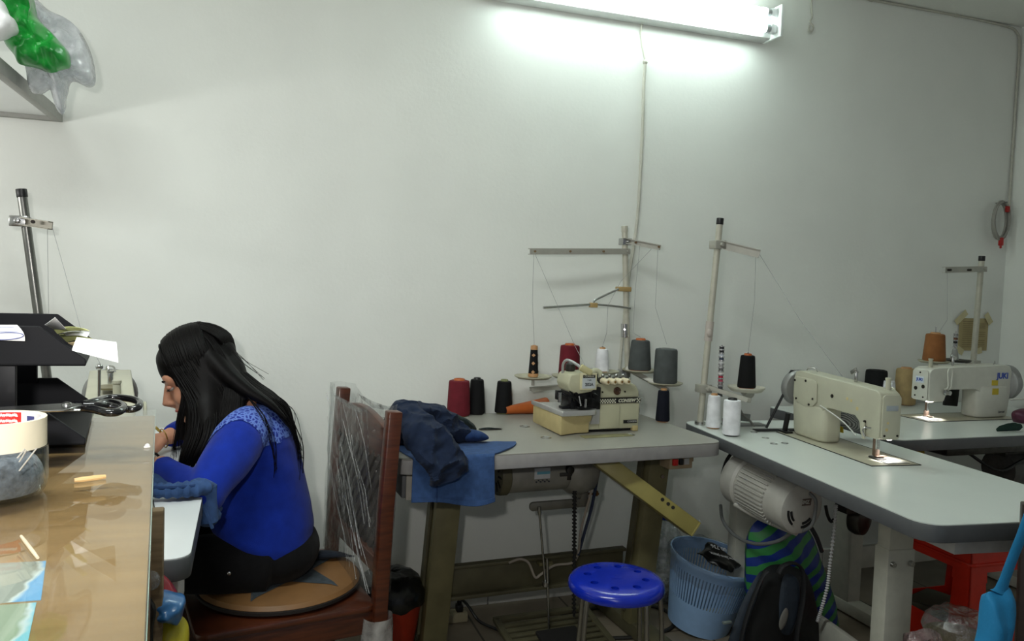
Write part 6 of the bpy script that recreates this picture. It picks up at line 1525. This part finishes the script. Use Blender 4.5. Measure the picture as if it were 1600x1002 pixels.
def lock(pts, r, n=5):
    cp = crom(pts, 5); m_ = len(cp); hs.tube(cp, [r*(1 if i < m_*.6 else max(.12, 1-(i-m_*.6)/(m_*.4)*.9)) for i in range(m_)], n, flat=.5)
R_ = random.uniform
def arcdown(f0, f1, sg, a1, k=1.02, n=5):     # from the parting over the side of the head
    return [skull(f0+(f1-f0)*i/n, sg*.086*math.sin(a1*i/n+.05), .045+.092*math.cos(a1*i/n+.05), k) for i in range(n+1)]
for i in range(330):       # near side
    a = R_(0, 84); o_ = R_(.012, .024); sw = R_(-4, 4); k = R_(1.012, 1.04)
    lock(arcdown(.062-.0014*a, .070-.0014*a, 1, R_(1.45, 1.7), k) + [W(296+a*.75+sw, 632, -.088-o_-.012*math.sin(a/22)), W(296+a*.72+sw, 676, -.105-o_-.05*math.sin(PI*a/80)), W(284+a*.68+sw, 716-a*.18, -.125-o_*.8-.05*math.sin(PI*a/80)), W(279+a*.62+R_(-6, 6), 752-a*.62+R_(-16, 8), -.130-.045*math.sin(PI*a/80))], R_(.0018, .0036))
for i in range(60):        # far side, only the top shows
    a = R_(0, 84); lock(arcdown(.062-.0014*a, .066-.0014*a, -1, 1.6, R_(1.01, 1.03)) + [W(286+a*.8, 640, .11), W(280+a*.7, 700, .11)], R_(.002, .0036))
for i in range(30):        # strands framing the face
    t_ = R_(0, 1); lock(arcdown(.076, .083-.012*t_, 1, 1.25, 1.025, 4) + [W(284+t_*10+R_(-3, 3), 612, -.080), W(274+t_*14, 660+R_(-8, 8), -.088), W(267+t_*16+R_(-4, 4), 722-R_(0, 30), -.092)], R_(.0014, .0032))
for i in range(340):       # back of the head and over the back
    s = R_(-1, 1); fa = R_(.02, -.05); c_ = abs(s)**1.6
    pts = [skull(fa, s*.020, .137, 1.015), skull(-.050, s*.045, .115, 1.025), skull(-.085, s*.062, .065, 1.03)]
    d_ = R_(-1, 3); L_ = 12*c_
    pts += [W(371-L_*1.6+d_, 568+L_, s*.085), W(399-L_*1.5+d_, 595+L_, s*.100), W(430-L_*1.2+d_, 617+L_, s*.112), W(451-L_+d_, 642+L_+R_(-5, 5), s*.118)]
    if i % 3 == 0: pts += [W(463+R_(-5, 2), 682, s*.115), W(470+R_(-4, 3), 722+R_(-24, 22), s*.112)]
    lock(pts, R_(.0015, .0034))
for i in range(90):        # between the back and the near shoulder
    t_ = R_(0, 1); sw = R_(-3, 3)
    lock([skull(-.03-.03*t_, .03, .12, 1.02), skull(-.055-.02*t_, .068, .07, 1.03), W(352+14*t_+sw, 590, -.088), W(352+22*t_+sw, 618, -.104), W(346+26*t_+sw, 646, -.135), W(334+24*t_+R_(-6, 6), 682+R_(-8, 8), -.168)], R_(.0016, .0034))
for i in range(28):        # loose flyaway hairs
    s = R_(-1, .6)
    if i < 5: pts = [skull(-.05, s*.05, .11), W(352+R_(-3, 4), 536, s*.07), W(376+R_(-4, 6), 562+R_(-6, 4), s*.08), W(408+R_(-8, 14), 592+R_(-8, 6), s*.1)]
    elif i < 18: pts = [W(425, 622, s*.1), W(450+R_(-4, 10), 645+R_(-8, 8), s*.1), W(464+R_(-6, 9), 690, s*.11), W(471+R_(-5, 5), 735+R_(-20, 20), s*.11)]
    else: pts = [W(385, 618, -.11), W(410+R_(-4, 4), 650, -.185), W(426+R_(-5, 5), 690, -.178), W(430+R_(-3, 3), 735+R_(-15, 15), -.168)]
    cp = crom(pts, 6); hs.tube(cp, [.0007]*len(cp), 4)
hs.build('hair_strands', HAIRM, hair, world=True, sharp=180)
# jeans piece she is working on, over the table's edge
wk_ = thing('jeans', 'blue jeans being sewn, bunched on the table edge under the woman\'s arm', 'clothing', (-.16, -.86, TT))
def work(u, v):
    a, c = PY(228, 772, -.93), PY(228, 800, -1.0); k = u
    x = -.30+.26*u; y = -.98+.22*v+.02*math.sin(u*5); z = TT+.004+.020*math.sin(PI*v)*(.6+.4*math.sin(u*7))+.006*mnoise.noise(V((u*6, v*5, 3)))
    if x > -.10: q = (x+.10); z -= q*1.7*(.6+.4*v) if q < .02 else .034*(.6+.4*v)+(q-.02)*1.4; x = -.10+q*.55
    return V((x, y, max(z, TT+.003) if x < -.095 else z))
MB().sheet(work, 30, 20, .006).build('denim_leg', DEN, wk_, world=True)
rl = MB(); cp = crom([PY(236, 770, -1.00), PY(258, 782, -1.01), PY(285, 800, -1.01), PY(308, 812, -1.0), PY(322, 812, -.97), PY(325, 795, -.94)], 7)
for i, p in enumerate(cp): cp[i] = V((p.x, p.y, max(p.z, TT+.022) if p.x < -.085 else p.z))
rl.tube(cp, [.020+.010*i/len(cp)+.003*math.sin(i*1.7) for i in range(len(cp))], 14, flat=.7)
rl.build('rolled_hem', DEN, wk_, world=True)
rl = MB(); rl.tube([p+V((0, -.016, .010)) for p in cp], .004, 6); rl.build('hem_seam', cloth('dark denim', (36, 58, 100)), wk_, world=True)
# yellow scissors / tape on the table behind her hands
o = tag(MB().tube(crom([PY(243, 668, -.40), PY(252, 676, -.40), PY(262, 684, -.42), PY(272, 690, -.44)], 4), .010, 8, flat=.4).build('tape_measure', mat('dark yellow tape', (170, 140, 40), .5)), 'yellow and black tape lying on the table beyond the woman\'s hands', 'tape')
for v in o.data.vertices: v.co.z = max(v.co.z, TT+.002)

# ================================================================== LIGHT
def area(name, loc, target, sx, sy, power, col=(1, 1, 1)):
    ld = bpy.data.lights.new(name, 'AREA'); ld.shape = 'RECTANGLE'; ld.size = sx; ld.size_y = sy; ld.energy = power; ld.color = col
    o = bpy.data.objects.new(name, ld); COL.objects.link(o); o.location = loc
    o.rotation_euler = (V(target)-V(loc)).to_track_quat('-Z', 'Y').to_euler(); return o
area('shopfront_daylight', (-1.2, -4.5, 1.75), (.3, 0, 1.5), 1.3, 1.6, 9, (.95, .98, 1.0))
area('ceiling_lamp', (-.5, -2.0, 2.54), (-.45, -1.7, 0), 1.2, .12, 30, (.93, 1.0, .97))
area('under_shelf_fill', (-1.35, -.65, 1.45), (-1.0, -.5, 1.75), .6, .06, 3.5, (1, 1, .97))  # added fill light out of view, brightens the underside of the shelf
# the camera's own small flash, just up and left of the lens, thrown upwards
fl = bpy.data.lights.new('camera_flash', 'SPOT'); fl.energy = 40; fl.spot_size = math.radians(114); fl.spot_blend = 1.0; fl.shadow_soft_size = .025; fl.color = (1, .975, .93)
fo_ = bpy.data.objects.new('camera_flash', fl); COL.objects.link(fo_); fo_.location = CAM - CR*.13 + CU*.11 + CF*.04
fo_.rotation_euler = ray(430, 190).to_track_quat('-Z', 'Y').to_euler()
# needle lamps of the two machines
for pos, n_ in ((m2, 'a'), (m3, 'b')):
    hb_n = .072 if n_ == 'a' else .078; P = WM(pos) @ V((-.014, -.020, hb_n-.013)); ld = bpy.data.lights.new('needle_lamp', 'SPOT'); ld.energy = 3.0; ld.spot_size = math.radians(95); ld.spot_blend = .8; ld.shadow_soft_size = .006; ld.color = (.95, .96, 1)
    o = bpy.data.objects.new('needle_lamp', ld); COL.objects.link(o); o.location = P
    MB().box((-.012, -.018, hb_n-.005), (.03, .012, .008)).build('needle_lamp_led', emit('led glow '+n_, (255, 244, 232), 10), pos, bevel=.002)
w = bpy.data.worlds.new('world'); scene.world = w; w.use_nodes = True
bg = w.node_tree.nodes['Background']; bg.inputs['Color'].default_value = (.75, .82, .9, 1); bg.inputs['Strength'].default_value = .17
vs_ = scene.view_settings; vs_.view_transform = 'Standard'; vs_.look = 'None'; vs_.gamma = 1; vs_.use_curve_mapping = False; vs_.exposure = 0.11
